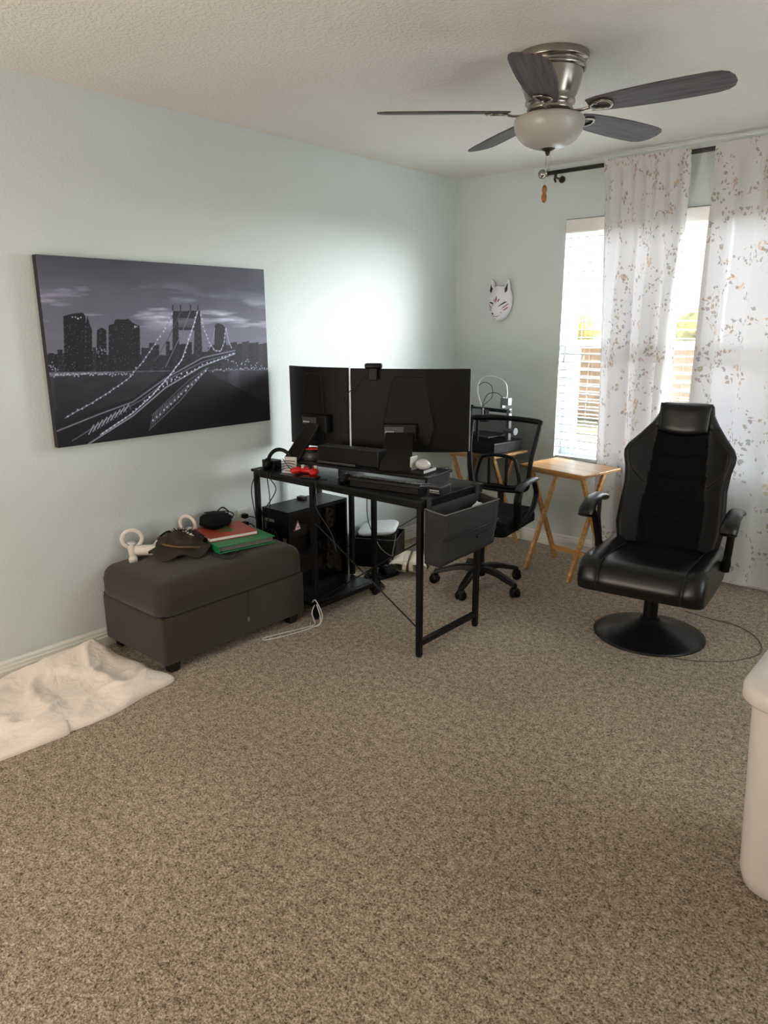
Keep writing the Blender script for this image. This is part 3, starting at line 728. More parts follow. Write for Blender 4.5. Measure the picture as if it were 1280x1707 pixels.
# riser shelf on the desk
rA = math.atan2(.11, .817)
t = thing('monitor_riser', 'long black riser shelf standing on the desk under the monitors', 'shelf', (.70, -1.72, DZ), rA)
bm = BM(); box(bm, -.43, .42, -.12, .12, .045, .058); link('riser_top', bm, 'black_board', t, bevel=.002)
for x in (-.42, -.10, .405):
    bm = BM(); box(bm, x-.006, x+.006, -.11, .11, .0, .045); link('riser_leg', bm, 'black_board', t)
RT = DZ+.058

# monitors -------------------------------------------------------------
def monitor(label, a, b, z0, z1, bulge, stand_top, stand_bot, gap, sw):
    """a, b: left and right edges seen from behind; the back is the convex side"""
    a, b = Vector((a[0], a[1], 0)), Vector((b[0], b[1], 0)); mid = (a+b)/2; d = (b-a); w = d.length; d.normalize(); nb = Vector((d.y, -d.x, 0))  # towards camera
    rz = math.atan2(d.y, d.x)
    t = thing('curved_monitor', label, 'monitor', (mid.x, mid.y, RT), rz, 'computer monitors')
    inv = (T(mid.x, mid.y, RT) @ RZ(rz)).inverted()
    h0, h1 = z0-RT, z1-RT
    yb = lambda x: -bulge*(1-(2*x/w)**2)
    bm = BM(); n = 24
    prof = []
    for i in range(n+1): x = -w/2+w*i/n; prof.append((x, yb(x)))
    for i in range(n, -1, -1): x = -w/2+w*i/n; prof.append((x, yb(x)+.016))
    prism(bm, prof, h0, h1, lambda p, q, h: (p, q, h)); link('rear_shell', bm, 'back_plastic', t, bevel=.004, angle=60)
    bm = BM(); prof = []
    for i in range(n+1): x = (-w/2+w*i/n)*.985; prof.append((x, yb(x)+.0165))
    for i in range(n, -1, -1): x = (-w/2+w*i/n)*.985; prof.append((x, yb(x)+.0185))
    prism(bm, prof, h0+.012, h1-.008, lambda p, q, h: (p, q, h)); link('screen', bm, 'screen', t)
    bm = BM(); xe = w/2+.0008; box(bm, w/2-.003, w/2+.0045, .010, .0205, h0+.004, h1-.002); link('lit_edge_strip', bm, 'light_plastic', t)  # pale strip paints the window light caught along the panel edge
    # raised centre housing with sloped sides
    hw = w*.21; zt = h1-.035; zm = h0+.13; zb = h0+.03
    out = [(-hw*.62, zt), (hw*.62, zt), (hw*1.05, zm), (hw*.85, zb), (-hw*.85, zb), (-hw*1.05, zm)]
    bm = BM(); A = [bm.verts.new((x, yb(x)-.0005, z)) for x, z in out]; c_ = sum((Vector((x, 0, z)) for x, z in out), Vector())/6
    B = [bm.verts.new((x*.97, yb(x)-.022 if z < zt-.01 else yb(x)-.006, z+(c_.z-z)*.03)) for x, z in out]
    for i in range(6): bm.faces.new((A[i], A[(i+1) % 6], B[(i+1) % 6], B[i]))
    bm.faces.new(B); bm.faces.new(A[::-1]); link('rear_housing', bm, 'back_plastic', t, bevel=.003)
    bm = BM()
    for i in range(6):
        if i == 4: continue
        p, q = Vector((out[i][0], yb(out[i][0])-.0015, out[i][1])), Vector((out[(i+1) % 6][0], yb(out[(i+1) % 6][0])-.0015, out[(i+1) % 6][1]))
        bar(bm, p, q, .007, .007)
    link('vent_groove', bm, 'strip', t)
    # stand
    st = inv @ Vector(stand_top); sb = inv @ Vector(stand_bot)
    hx = st.x
    bm = BM(); rbox(bm, hx-.085, hx+.085, yb(hx)-.055, yb(hx)-.018, st.z-.055, st.z+.04, .006); link('mount_head', bm, 'black_plastic', t)
    bm = BM(); box(bm, hx-.078, hx+.02, yb(hx)-.0565, yb(hx)-.0548, st.z-.012, st.z+.026); p = link('badge_plate', bm, 'grey_plastic', t)
    bm = BM()
    for k in range(5): box(bm, hx-.072+k*.009, hx-.066+k*.009, yb(hx)-.0575, yb(hx)-.0562, st.z-.004, st.z+.004)
    link('badge_mark', bm, 'chrome_text', p)
    bm = BM()
    tp = Vector((hx, yb(hx)-.055, st.z-.01)); dv = (sb-tp).normalized(); sx = Vector((1, 0, 0)); ns = dv.cross(sx).normalized()
    V = []
    for p_, ww in ((tp, sw*.9), (sb, sw)):
        for i, j in ((-1, -1), (1, -1), (1, 1), (-1, 1)): V.append(bm.verts.new(p_+sx*i*ww/2+ns*j*.011))
    for f in ((3, 2, 1, 0), (4, 5, 6, 7), (0, 1, 5, 4), (1, 2, 6, 5), (2, 3, 7, 6), (3, 0, 4, 7)): bm.faces.new([V[i] for i in f])
    link('stand_column', bm, mat('satin_black_stand', '#171412', .45, spec=.25), t, bevel=.004)
    bm = BM()
    for s in (-1, 1):
        q = Vector((sb.x, sb.y, 0)); bar(bm, q+Vector((0, .01, .006)), q+Vector((s*.055, .07, .006)), .03, .011)
    link('stand_foot', bm, 'black_plastic', t, bevel=.002)
    return t
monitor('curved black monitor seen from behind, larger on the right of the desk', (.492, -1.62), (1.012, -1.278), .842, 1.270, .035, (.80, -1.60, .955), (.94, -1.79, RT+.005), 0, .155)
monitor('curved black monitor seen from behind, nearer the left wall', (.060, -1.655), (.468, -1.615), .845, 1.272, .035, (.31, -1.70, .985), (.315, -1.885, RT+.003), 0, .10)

# webcam clipped on the monitor, its own thing
t = thing('webcam', 'small black webcam clipped on top of the right monitor', 'webcam', (.615, -1.575, 1.268), math.radians(33))
bm = BM(); rbox(bm, -.045, .045, -.018, .020, .002, .030, .009); link('body', bm, 'black_plastic', t, smooth=True)
bm = BM(); rbox(bm, -.022, .022, -.030, -.022, -.055, .006, .004); link('clip', bm, 'black_plastic', t)
bm = BM(); lathe(bm, [(0, 0), (.009, 0), (.009, .004), (0, .004)], 16, mtx=T(0, .020, .016) @ Matrix.Rotation(-PI/2, 4, 'X')); link('lens', bm, 'screen', t)

# soundbar
t = thing('soundbar', 'black soundbar speaker with grey top on the riser', 'speaker', (.642, -1.772, RT), rA)
bm = BM(); rbox(bm, -.190, .190, -.045, .045, .004, .088, .008); link('cabinet', bm, 'black_plastic', t)
bm = BM(); box(bm, -.184, .184, -.038, .040, .0875, .0895); link('top_plate', bm, 'grey_plastic', t)
bm = BM(); rbox(bm, -.18, .06, -.062, -.047, .004, .016, .004); link('rear_strip', bm, 'grey_plastic', t)
# puck with red top
t = thing('smart_speaker', 'low round grey gadget with a bright red cap on the riser', 'speaker', (.372, -1.792, RT))
t['label'] = 'low round grey speaker with a bright red cap on the riser'
bm = BM(); lathe(bm, [(.048, 0), (.052, .004), (.046, .035), (.036, .046), (0, .046)], 28, top=False); link('body', bm, 'grey_plastic', t, smooth=True)
bm = BM(); lathe(bm, [(.034, .044), (.049, .048), (.049, .053), (.044, .056), (0, .056)], 28); link('collar', bm, 'black_plastic', t)
bm = BM(); lathe(bm, [(0, .055), (.041, .055), (.041, .059), (0, .060)], 24); link('cap', bm, 'red', t, smooth=True)
# white mouse / camera ball on a little black tray
t = thing('phone_stand', 'small black tilted phone stand at the right end of the riser', 'stand', (1.035, -1.70, RT), rA)
bm = BM(); box(bm, -.045, .045, -.06, .05, .0, .010); link('base', bm, 'black_plastic', t, bevel=.002)
bm = BM(); box(bm, .040, .046, -.058, .05, .010, .022); link('side_lip', bm, 'light_plastic', t)
bm = BM(); box(bm, -.052, -.046, -.03, .03, .0, .075); link('upright', bm, 'light_plastic', t, bevel=.002)
bm = BM(); ellipsoid(bm, (0, 0, .026), (.035, .052, .025), 24, 14, fn=lambda p: 1-.1*max(0, p.y))
o = tag(link('computer_mouse', bm, 'light_plastic', None, smooth=True), 'white rounded computer mouse on the little black tray at the riser end', 'mouse'); o.location = (1.03, -1.69, RT+.011); o.rotation_euler = (0, 0, 1.0)

# keyboard, leaning on the riser's camera side
t = thing('keyboard', 'black computer keyboard with pale key legends in front of the riser', 'keyboard', (.972, -1.862, DZ), rA+math.radians(2))
Rk = T(0, 0, .004) @ Matrix.Rotation(math.radians(-9), 4, 'X')   # rear feet folded out: the edge towards the camera stands higher
bm = BM(); rbox(bm, -.20, .19, -.068, .062, .014, .030, .004, mtx=Rk); rbox(bm, -.19, .18, -.060, -.040, .0, .030, .003); link('case', bm, 'black_plastic', t)
bm = BM(); bl = BM()
for r in range(5):
    for k in range(17):
        x = -.188+k*.022; y = -.048+r*.021
        rbox(bm, x, x+.018, y, y+.017, .029, .036, .002, 1, Rk)
        box(bl, x+.004, x+.013, y+.005, y+.011, .0358, .0364, Rk)
link('keycaps', bm, 'black_plastic', t); link('key_legends', bl, 'chrome_text', t)
t = thing('network_switch', 'small black box with pale printed text beside the keyboard', 'electronics box', (1.208, -1.795, DZ), rA)
bm = BM(); rbox(bm, -.028, .030, -.05, .05, 0, .032, .004); link('case', bm, 'black_plastic', t)
bm = BM()
for k in range(6): box(bm, -.022+k*.008, -.017+k*.008, -.0512, -.0498, .018, .024)
box(bm, -.023, .026, -.0512, -.0498, .011, .0125); link('printed_mark', bm, 'chrome_text', t)
bm = BM(); rbox(bm, -.028, .032, -.052, .05, .034, .040, .002); link('top_cover', bm, 'grey_plastic', t)

# mouse
t = thing('computer_mouse', 'black computer mouse on the desk left of the keyboard', 'mouse', (.715, -1.90, DZ), .5)
bm = BM(); ellipsoid(bm, (0, 0, .018), (.034, .058, .022), 24, 12, fn=lambda p: 1-.08*max(0, p.y)); link('shell', bm, 'black_plastic', t, smooth=True)
bm = BM(); tube(bm, [(0, .020, .039), (0, .032, .037)], .005, 8, smooth=0); link('wheel', bm, 'grey_plastic', t)

# left-hand clutter on the desk
t = thing('power_brick', 'small black adapter box at the left end of the desk', 'adapter', (.17, -1.90, DZ), .1)
bm = BM(); rbox(bm, -.045, .045, -.03, .03, 0, .048, .005); link('case', bm, 'black_plastic', t)
bm = BM(); box(bm, -.025, .02, -.031, -.0295, .012, .03); link('label_plate', bm, 'grey_plastic', t)
t = thing('headphones', 'black over-ear headphones lying at the left of the desk', 'headphones', (.262, -1.925, DZ), .35)
bm = BM(); P = [(-.075*math.cos(a), .01, .028+.085*math.sin(a)) for a in [k*PI/12 for k in range(13)]]; tube(bm, P, .007, 8, smooth=2, flat=1.5); link('headband', bm, 'black_plastic', t, smooth=True)
for s in (-1, 1):
    bm = BM(); lathe(bm, [(0, -.014), (.026, -.014), (.032, -.006), (.032, .006), (.026, .014), (0, .014)], 20, mtx=T(s*.075, .01, .0325) @ Matrix.Rotation(PI/2, 4, 'Y')); link('ear_cup', bm, 'black_plastic', t, smooth=True)
t = thing('charging_dock', 'white upright charging dock wrapped in black cables on the desk', 'dock', (.335, -1.915, DZ), .35)
bm = BM(); rbox(bm, -.04, .04, -.022, .022, 0, .010, .003); link('base', bm, 'light_plastic', t)
bm = BM(); rbox(bm, -.034, .034, -.012, .006, .010, .082, .006, mtx=Matrix.Rotation(math.radians(-8), 4, 'X')); link('upright', bm, 'light_plastic', t)
bm = BM()
for k in range(4): tube(bm, [(-.038, -.022, .018+k*.014), (0, -.026, .030+k*.012), (.038, -.020, .015+k*.016)], .002, 6)
tube(bm, [(.03, -.026, .01), (0, -.028, .04), (-.03, -.024, .075)], .002, 6)
link('wrapped_cable', bm, 'cord_black', t)
t = thing('game_controller', 'red game controller on the desk below the left monitor', 'game controller', (.435, -1.885, DZ), .2)
bm = BM()
ellipsoid(bm, (0, 0, .022), (.058, .034, .017), 24, 12)
for s in (-1, 1): ellipsoid(bm, (s*.052, -.022, .020), (.024, .042, .018), 18, 12, mtx=Matrix.Rotation(s*.35, 4, 'Z'))
link('shell', bm, 'red', t, smooth=True)
for x, y, m_ in ((-.038, .005, 'black_plastic'), (.022, -.014, 'black_plastic'), (-.022, -.014, 'light_plastic'), (.044, .006, 'light_plastic')):
    bm = BM(); lathe(bm, [(.009, .030), (.008, .042), (.011, .045), (.009, .049), (0, .048)], 14, (x, y)); link('thumbstick' if m_[0] == 'b' else 'button', bm, m_, t)
t = thing('mobile_phone', 'small black phone lying flat near the desk edge', 'phone', (.515, -1.945, DZ), .35)
bm = BM(); rbox(bm, -.045, .045, -.026, .026, 0, .010, .003); link('case', bm, 'black_plastic', t)
bm = BM(); box(bm, -.041, .041, -.023, .023, .0098, .0105); link('display', bm, 'screen', t)

# storage pouch hung on the desk end, with a sheet of paper in it
t = thing('hanging_organizer', 'charcoal fabric storage pouch hanging on the right end of the desk', 'organizer', (1.243, -1.735, .455))
bm = BM()
def wob(p): return p+Vector((.004*noise.noise(p*9), 0, .003*noise.noise(p*7+Vector((3, 1, 2)))))
def sheet(bm, A, B, C_, D, nu=14, nv=10, bul=(0, 0, 0)):
    A, B, C_, D = map(Vector, (A, B, C_, D)); bul = Vector(bul)
    grid(bm, nu, nv, lambda u, v: wob((A*(1-u)+B*u)*(1-v)+(D*(1-u)+C_*u)*v)+bul*math.sin(PI*u)*math.sin(PI*v))
y0, y1 = -.215, .215
sheet(bm, (.004, y0, 0), (.004, y1, 0), (.004, y1, .255), (.004, y0, .255))
sheet(bm, (.095, y0-.01, .004), (.095, y1-.012, .02), (.112, y1, .232), (.112, y0-.002, .238), bul=(.012, 0, 0))
sheet(bm, (.004, y0, 0), (.095, y0-.01, .004), (.112, y0-.002, .238), (.004, y0, .25), bul=(0, .018, 0))
sheet(bm, (.004, y1, 0), (.095, y1-.012, .02), (.112, y1, .232), (.004, y1, .25), bul=(0, -.012, 0))
sheet(bm, (.004, y0, 0), (.095, y0-.01, .004), (.095, y1-.012, .02), (.004, y1, 0))
link('pouch', bm, 'bag', t, smooth=True, solid=.004)
bm = BM(); tube(bm, [(.004, y0, .252), (.06, y0+.002, .243), (.113, y0-.002, .240), (.113, y1, .234), (.06, y1-.002, .242), (.004, y1, .252)], .0032, 6, smooth=0); link('binding', bm, 'bag_trim', t)
bm = BM(); tube(bm, [(.112, y0-.006, .128), (.124, y0*.5, .132), (.128, 0, .134), (.124, y1*.5, .136), (.113, y1-.002, .138)], .0065, 6, flat=1.0); link('elastic_band', bm, 'strip', t)
bm = BM(); tube(bm, [(.1235, .02, .094), (.1215, .10, .097), (.112, y1-.02, .100)], .0055, 6); link('pocket_slit', bm, 'strip', t)
for y in (-.19, .19):
    bm = BM(); box(bm, .001, .008, y-.014, y+.014, .24, .290); box(bm, -.03, .008, y-.014, y+.014, .2905, .294); link('strap', bm, 'bag', t)
bm = BM(); grid(bm, 10, 8, lambda u, v: Vector((.045+.022*v+.006*math.sin(6*u), .02+.15*u, .10+.150*v*(.62+.38*(1-abs(u*2-1)))+.010*math.sin(9*u)*v)))
o = tag(link('paper_sheet', bm, 'paper', None, smooth=True, solid=.0006), 'crumpled white paper sticking out of the fabric pouch', 'paper'); o.location = (1.243, -1.735, .455)

# desktop computer
t = thing('desktop_computer', 'black tower computer with glass side on the desk bottom shelf', 'computer', (.24, -1.73, .080))
bm = BM()
for a in ((-.105, .101, -.222, .222, .0, .012), (-.105, .101, -.222, .222, .445, .457), (-.105, -.101, -.222, .222, .012, .445), (-.101, .101, .215, .222, .012, .445), (-.101, .101, -.222, -.216, .012, .445)): box(bm, *a)
for y in (-.222, .210): box(bm, .101, .105, y, y+.012, 0, .457)
box(bm, .101, .105, -.21, .21, 0, .02); box(bm, .101, .105, -.21, .21, .437, .457)
link('case', bm, 'black_metal', t)
g2 = N('smoked_case_glass'); tr = g2.n('ShaderNodeBsdfTransparent'); tr.inputs[0].default_value = (.62, .62, .64, 1); gl = g2.n('ShaderNodeBsdfGlossy'); gl.inputs['Roughness'].default_value = .05; ms = g2.n('ShaderNodeMixShader'); ms.inputs[0].default_value = .05
g2.l(tr.outputs[0], ms.inputs[1]); g2.l(gl.outputs[0], ms.inputs[2]); g2.l(ms.outputs[0], g2.o.inputs[0])
bm = BM(); box(bm, .1015, .1045, -.209, .209, .021, .436); link('side_glass', bm, g2.m, t)
for k in range(3):
    bm = BM(); z = .105+k*.125; q = T(.06, .10, z) @ Matrix.Rotation(PI/2, 4, 'Y')
    lathe(bm, [(.056, -.012), (.060, -.012), (.060, .012), (.056, .012), (.056, -.012)], 32, top=False, bot=False, mtx=q)
    lathe(bm, [(0, -.01), (.018, -.01), (.018, .012), (0, .012)], 16, mtx=q)
    for j in range(7):
        a = 2*PI*j/7; bar(bm, q @ Vector((.016*math.cos(a), .016*math.sin(a), -.005)), q @ Vector((.054*math.cos(a+.35), .054*math.sin(a+.35), .006)), .020, .002, (1, 0, 0))
    link('fan', bm, 'grey_plastic', t)
bm = BM(); rbox(bm, -.05, .02, -.19, -.01, .28, .33, .005); rbox(bm, -.06, .06, -.20, .03, .16, .205, .005); link('graphics_card', bm, 'grey_plastic', t)
bm = BM(); lathe(bm, [(.050, 0), (.054, 0), (.054, .003), (.050, .003), (.050, 0)], 28, top=False, bot=False, mtx=T(-.03, -.224, .29) @ Matrix.Rotation(PI/2, 4, 'X'))
for j in range(6): a = PI*j/6; bar(bm, (-.03+.05*math.cos(a), -.2235, .29+.05*math.sin(a)), (-.03-.05*math.cos(a), -.2235, .29-.05*math.sin(a)), .002, .002)
link('exhaust_grille', bm, 'grey_plastic', t)
bm = BM(); box(bm, -.085, -.01, -.2235, -.2215, .385, .40); box(bm, -.085, -.075, -.2235, -.2215, .34, .38); box(bm, .055, .085, -.2235, -.2215, .15, .31); link('port_panel', bm, 'steel_grey', t)
bm = BM(); prism(bm, [(-.028, 0), (.034, .004), (.008, .066)], .1055, .1062, lambda a, b, h: (h, a-.168, b+.345)); sk = link('sticker', bm, 'sticker_red', t)
bm = BM(); prism(bm, [(-.012, .007), (.027, .010), (.010, .050)], .1064, .1070, lambda a, b, h: (h, a-.168, b+.345)); link('triangle', bm, 'sticker_white', sk)
bm = BM(); ellipsoid(bm, (.1072, -.157, .367), (.0006, .006, .004), 10, 6); link('eye', bm, 'sticker_red', sk)
bm = BM(); rbox(bm, -.02, .03, -.02, .02, 0, .018, .004)
o = tag(link('usb_receiver', bm, 'black_plastic'), 'small black wireless receiver on top of the tower computer', 'electronics box'); o.location = (.175, -1.70, .537)

# cables of the desk
def cord(name, label, P, r, m_, n=6, cat='cable', group=None):
    bm = BM(); tube(bm, P, r, n, smooth=8); return tag(link(name, bm, m_, None, smooth=True), label, cat, group)
CL = ['nearest the wall', 'second from the wall', 'third from the wall', 'farthest from the wall']
for i, (x, mid, end) in enumerate([(.135, (.10, -1.99, .60), (.155, -1.975, .30)), (.175, (.165, -2.0, .62), (.175, -1.97, .44)), (.235, (.26, -2.0, .60), (.20, -1.968, .46)), (.26, (.31, -2.0, .66), (.165, -1.97, .52))]):
    cord('power_cable', 'thin black cable hanging off the desk edge, '+CL[i]+' of four', [(x, -1.93, DZ+.004), (x, -1.984, DZ+.004), (x+.002, -1.992, DZ-.03), mid, end], .0028, 'cord_black', group='cables hanging off the back of the desk')
cord('usb_cable', 'black cable drooping over the desk edge past the computer glass', [(.62, -1.93, DZ+.003), (.60, -1.985, DZ+.003), (.598, -1.99, .70), (.60, -1.995, .62), (.70, -1.99, .50), (.74, -2.0, .42)], .0025, 'cord_black')
cord('grey_cable', 'grey looping cable hanging below the desk towards the black box', [(.50, -1.46, .72), (.46, -1.44, .66), (.42, -1.42, .50), (.40, -1.38, .36), (.45, -1.34, .22), (.50, -1.30, .17), (.48, -1.26, .19), (.42, -1.16, .26)], .003, 'cord_grey')
cord('floor_cable', 'black cable trailing across the carpet from the computer to the sandals', [(.56, -1.50, .006), (.53, -1.40, .005), (.48, -1.36, .006), (.44, -1.40, .005)], .003, 'cord_black')
cord('wall_cable', 'thin black cable lying along the left wall under the desk', [(.04, -1.25, .11), (.035, -.9, .10), (.03, -.55, .14), (.03, -.3, .2)], .003, 'cord_black')
cord('charger_cable', 'white charging cable looping on the carpet beside the ottoman', [(.565, -1.99, .09), (.560, -2.005, .05), (.585, -2.01, .006), (.60, -2.03, .004), (.59, -2.09, .004), (.54, -2.25, .004), (.53, -2.31, .004), (.56, -2.30, .004), (.60, -2.17, .004), (.615, -2.02, .004), (.60, -1.985, .03), (.575, -1.985, .095)], .0028, 'cord_white')
cord('charger_cable', 'second white charging cable coiled beside the desk leg', [(.545, -1.985, .10), (.58, -1.995, .12), (.62, -1.99, .05), (.625, -2.02, .005), (.60, -2.055, .004), (.565, -2.02, .005)], .0028, 'cord_white')
cord('webcam_cable', 'thin black cable running from the webcam down behind the monitors', [(.60, -1.60, 1.255), (.56, -1.635, 1.20), (.50, -1.665, 1.13), (.47, -1.64, 1.10), (.45, -1.60, 1.05), (.44, -1.56, .95), (.44, -1.55, RT+.004)], .0022, 'cord_black')
cord('carpet_cord', 'thin dark cord looping on the carpet right of the gaming chair', [(1.98, -.62, .003), (2.10, -.64, .003), (2.24, -.645, .003), (2.36, -.74, .003), (2.42, -.90, .003), (2.36, -1.06, .003), (2.26, -1.16, .003), (2.16, -1.215, .003), (2.06, -1.24, .003)], .0022, 'cord_grey')

# black box with white slab under the desk
t = thing('storage_box', 'open black storage box on the carpet behind the desk', 'box', (.175, -1.035, 0), math.radians(27))
bm = BM(); w, d, h = .138, .13, .185
for a in ((-w, w, -d, d, 0, .006), (-w, w, -d, -d+.006, .006, h), (-w, w, d-.006, d, .006, h), (-w, -w+.006, -d+.006, d-.006, .006, h), (w-.006, w, -d+.006, d-.006, .006, h)): box(bm, *a)
link('box_body', bm, 'black_plastic', t, bevel=.002)
bm = BM(); tube(bm, [(-w, -d, h), (w, -d, h), (w, d, h), (-w, d, h)], .004, 6, closed=True, smooth=0); link('rim', bm, 'grey_plastic', t)
t = thing('wifi_router', 'white slab-shaped router lying tilted on the black storage box', 'router', (.170, -1.03, .195), math.radians(27))
bm = BM(); secs = [(.105, .09, .05, 0), (.122, .102, .06, .006), (.125, .105, .062, .018), (.118, .098, .058, .026), (.09, .08, .05, .029)]
RR = [[bm.verts.new((x, y, z)) for x, y in [((1 if k < 9 or k >= 27 else -1)*(hx_-r_)+r_*math.cos(math.radians((k//9)*90+(k%9)*90/8)), (1 if k < 18 else -1)*(hy_-r_)+r_*math.sin(math.radians((k//9)*90+(k%9)*90/8))) for k in range(36)]] for hx_, hy_, r_, z in secs]
for A, B in zip(RR, RR[1:]):
    for i in range(36): bm.faces.new((A[i], A[(i+1) % 36], B[(i+1) % 36], B[i]))
bm.faces.new(RR[0][::-1]); bm.faces.new(RR[-1])
bmesh.ops.transform(bm, matrix=Matrix.Rotation(math.radians(-7), 4, 'Y') @ Matrix.Rotation(math.radians(9), 4, 'X') @ T(0, 0, .014), verts=bm.verts[:]); link('case', bm, mat('white_router_plastic', '#dfe3e6', .3), t, smooth=True)
bm = BM(); rbox(bm, -.12, .11, -.10, .09, -.028, -.002, .006, 2); link('bracket', bm, 'black_plastic', t)

# sneakers on their sides, soles together
def shoe_bm(bms, flip):
    """a low sneaker along +Y (toe), sole down at z=0"""
    L = .235
    st = [(0, .030, .070), (.06, .036, .078), (.14, .038, .062), (.22, .046, .050), (.35, .043, .062)]
    def sec(u): # half width, height
        w = .034+.014*math.sin(PI*min(1, max(0, (u-.25)/.9)))**1 if u < .97 else .03
        w *= (1-max(0, (u-.82)/.18)**2*.75)*(1-max(0, (.12-u)/.12)**2*.35)
        h = .085 if u < .2 else (.085-.03*min(1, (u-.2)/.25) if u < .45 else .055+.02*math.sin(PI*min(1, (u-.4)/.3)) if u < .6 else .066-.034*((u-.6)/.4))
        return w, h
    def fu(v, u):
        w, h = sec(u); a = PI*v; y = L*u
        return Vector((-w*math.cos(a), y, .024+(h-.0)*math.sin(a)**.7))
    grid(bms[0], 18, 26, fu)
    out = []
    for i in range(40):
        a = 2*PI*i/40; u = .5-.5*math.cos(a); w, _ = sec(min(.96, max(.03, u))); out.append(((w+.004)*math.sin(a)**1 if abs(math.sin(a)) > .0 else 0, L*u))
    # sole outline built from the section widths
    us = [k/20 for k in range(21)]; pts = [(-sec(u)[0]*1.08*(math.sin(PI*min(.5, max(.06, u*4)/1))**.5 if u < .12 else 1), L*u) for u in us]+[(sec(u)[0]*1.08*(1 if u > .12 else .75), L*u) for u in us[::-1]]
    prism(bms[1], pts, 0, .026, lambda a, b, h: (a, b, h))
def shoe(label, x, y, rz, side):
    t = thing('sneaker', label, 'shoe', (x, y, 0), rz, 'pair of off-white sneakers')
    bs = [BM(), BM()]; shoe_bm(bs, side)
    Rm = T(0, 0, .050) @ Matrix.Rotation(side*math.radians(84), 4, 'Y')
    for b, n_, m_ in ((bs[0], 'upper', 'shoe'), (bs[1], 'sole', 'shoe_sole')):
        bmesh.ops.transform(b, matrix=Rm, verts=b.verts[:]); link(n_, b, m_, t, smooth=(n_ == 'upper'), solid=0, bevel=0 if n_ == 'upper' else .003)
    bm = BM(); ellipsoid(bm, (0, 0, 0), (.024, .046, .012), 18, 8); bmesh.ops.transform(bm, matrix=Rm @ T(0, .062, .106), verts=bm.verts[:]); link('opening', bm, 'shoe_dark', t, smooth=True)
    bm = BM()
    for k in range(5): tube(bm, [(-.022, .125+k*.017, .082-k*.003), (0, .125+k*.017, .091-k*.003), (.022, .130+k*.017, .082-k*.003)], .0028, 6)
    bmesh.ops.transform(bm, matrix=Rm, verts=bm.verts[:]); link('laces', bm, 'shoe', t)
shoe('off-white sneaker tipped on its side, left one of the pair by the black box', .490, -1.150, math.radians(32), -1)
shoe('off-white sneaker tipped on its side, right one of the pair near the desk leg', .503, -1.141, math.radians(28), 1)

# black sandals on the carpet
def sandal(label, x, y, rz):
    t = thing('sandal', label, 'shoe', (x, y, 0), rz, 'black sandals on the carpet')
    out = [(.036*math.sin(a)*(1+.18*math.cos(a)), -.12*math.cos(a)) for a in [2*PI*k/28 for k in range(28)]]
    bm = BM(); prism(bm, out, .0, .024, lambda a, b, h: (a, b, h)); link('sole', bm, 'black_plastic', t, bevel=.005)
    bm = BM(); grid(bm, 12, 6, lambda u, v: Vector((-.042*math.cos(PI*u), -.005+.075*v, .016+.052*math.sin(PI*u)**.8))); link('strap', bm, 'bag_black', t, smooth=True, solid=.005)
    bm = BM(); grid(bm, 12, 3, lambda u, v: Vector((-.038*math.cos(PI*u), -.085+.02*v, .016+.050*math.sin(PI*u)))); link('heel_strap', bm, 'bag_black', t, smooth=True, solid=.004)
    bm = BM(); box(bm, -.014, .014, .02, .035, .071, .075); link('buckle', bm, 'grey_plastic', t)
sandal('black strapped sandal lying on the carpet, the nearer one beside the computer', .455, -1.41, math.radians(55))
sandal('black strapped sandal lying on the carpet, the farther one by the storage box', .40, -1.262, math.radians(-15))

# wall outlet and plugs
t = thing('wall_outlet', 'white wall outlet plate low on the left wall behind the ottoman', 'outlet', (0, -1.985, .45))
bm = BM(); rbox(bm, 0, .006, -.036, .036, -.058, .058, .002, 2); link('cover_plate', bm, 'white', t)
for z in (-.022, .022):
    bm = BM(); lathe(bm, [(0, 0), (.016, 0), (.016, .002), (0, .002)], 20, mtx=T(.006, 0, z) @ Matrix.Rotation(PI/2, 4, 'Y')); link('socket', bm, 'light_plastic', t)
for i, z in enumerate((.472, .428)):
    t = thing('power_plug', ['black power plug in the upper socket of the wall outlet', 'black power plug in the lower socket of the wall outlet'][i], 'plug', (.008, -1.985, z), 0, 'plugs in the outlet')
    bm = BM(); rbox(bm, .001, .032, -.014, .014, -.012, .012, .004); link('plug_body', bm, 'black_plastic', t)
    bm = BM(); tube(bm, [(.03, 0, 0), (.045, .02, -.003), (.04, .06, -.03-.02*i), (.03, .08, -.12)], .003, 6); link('lead', bm, 'cord_black', t)

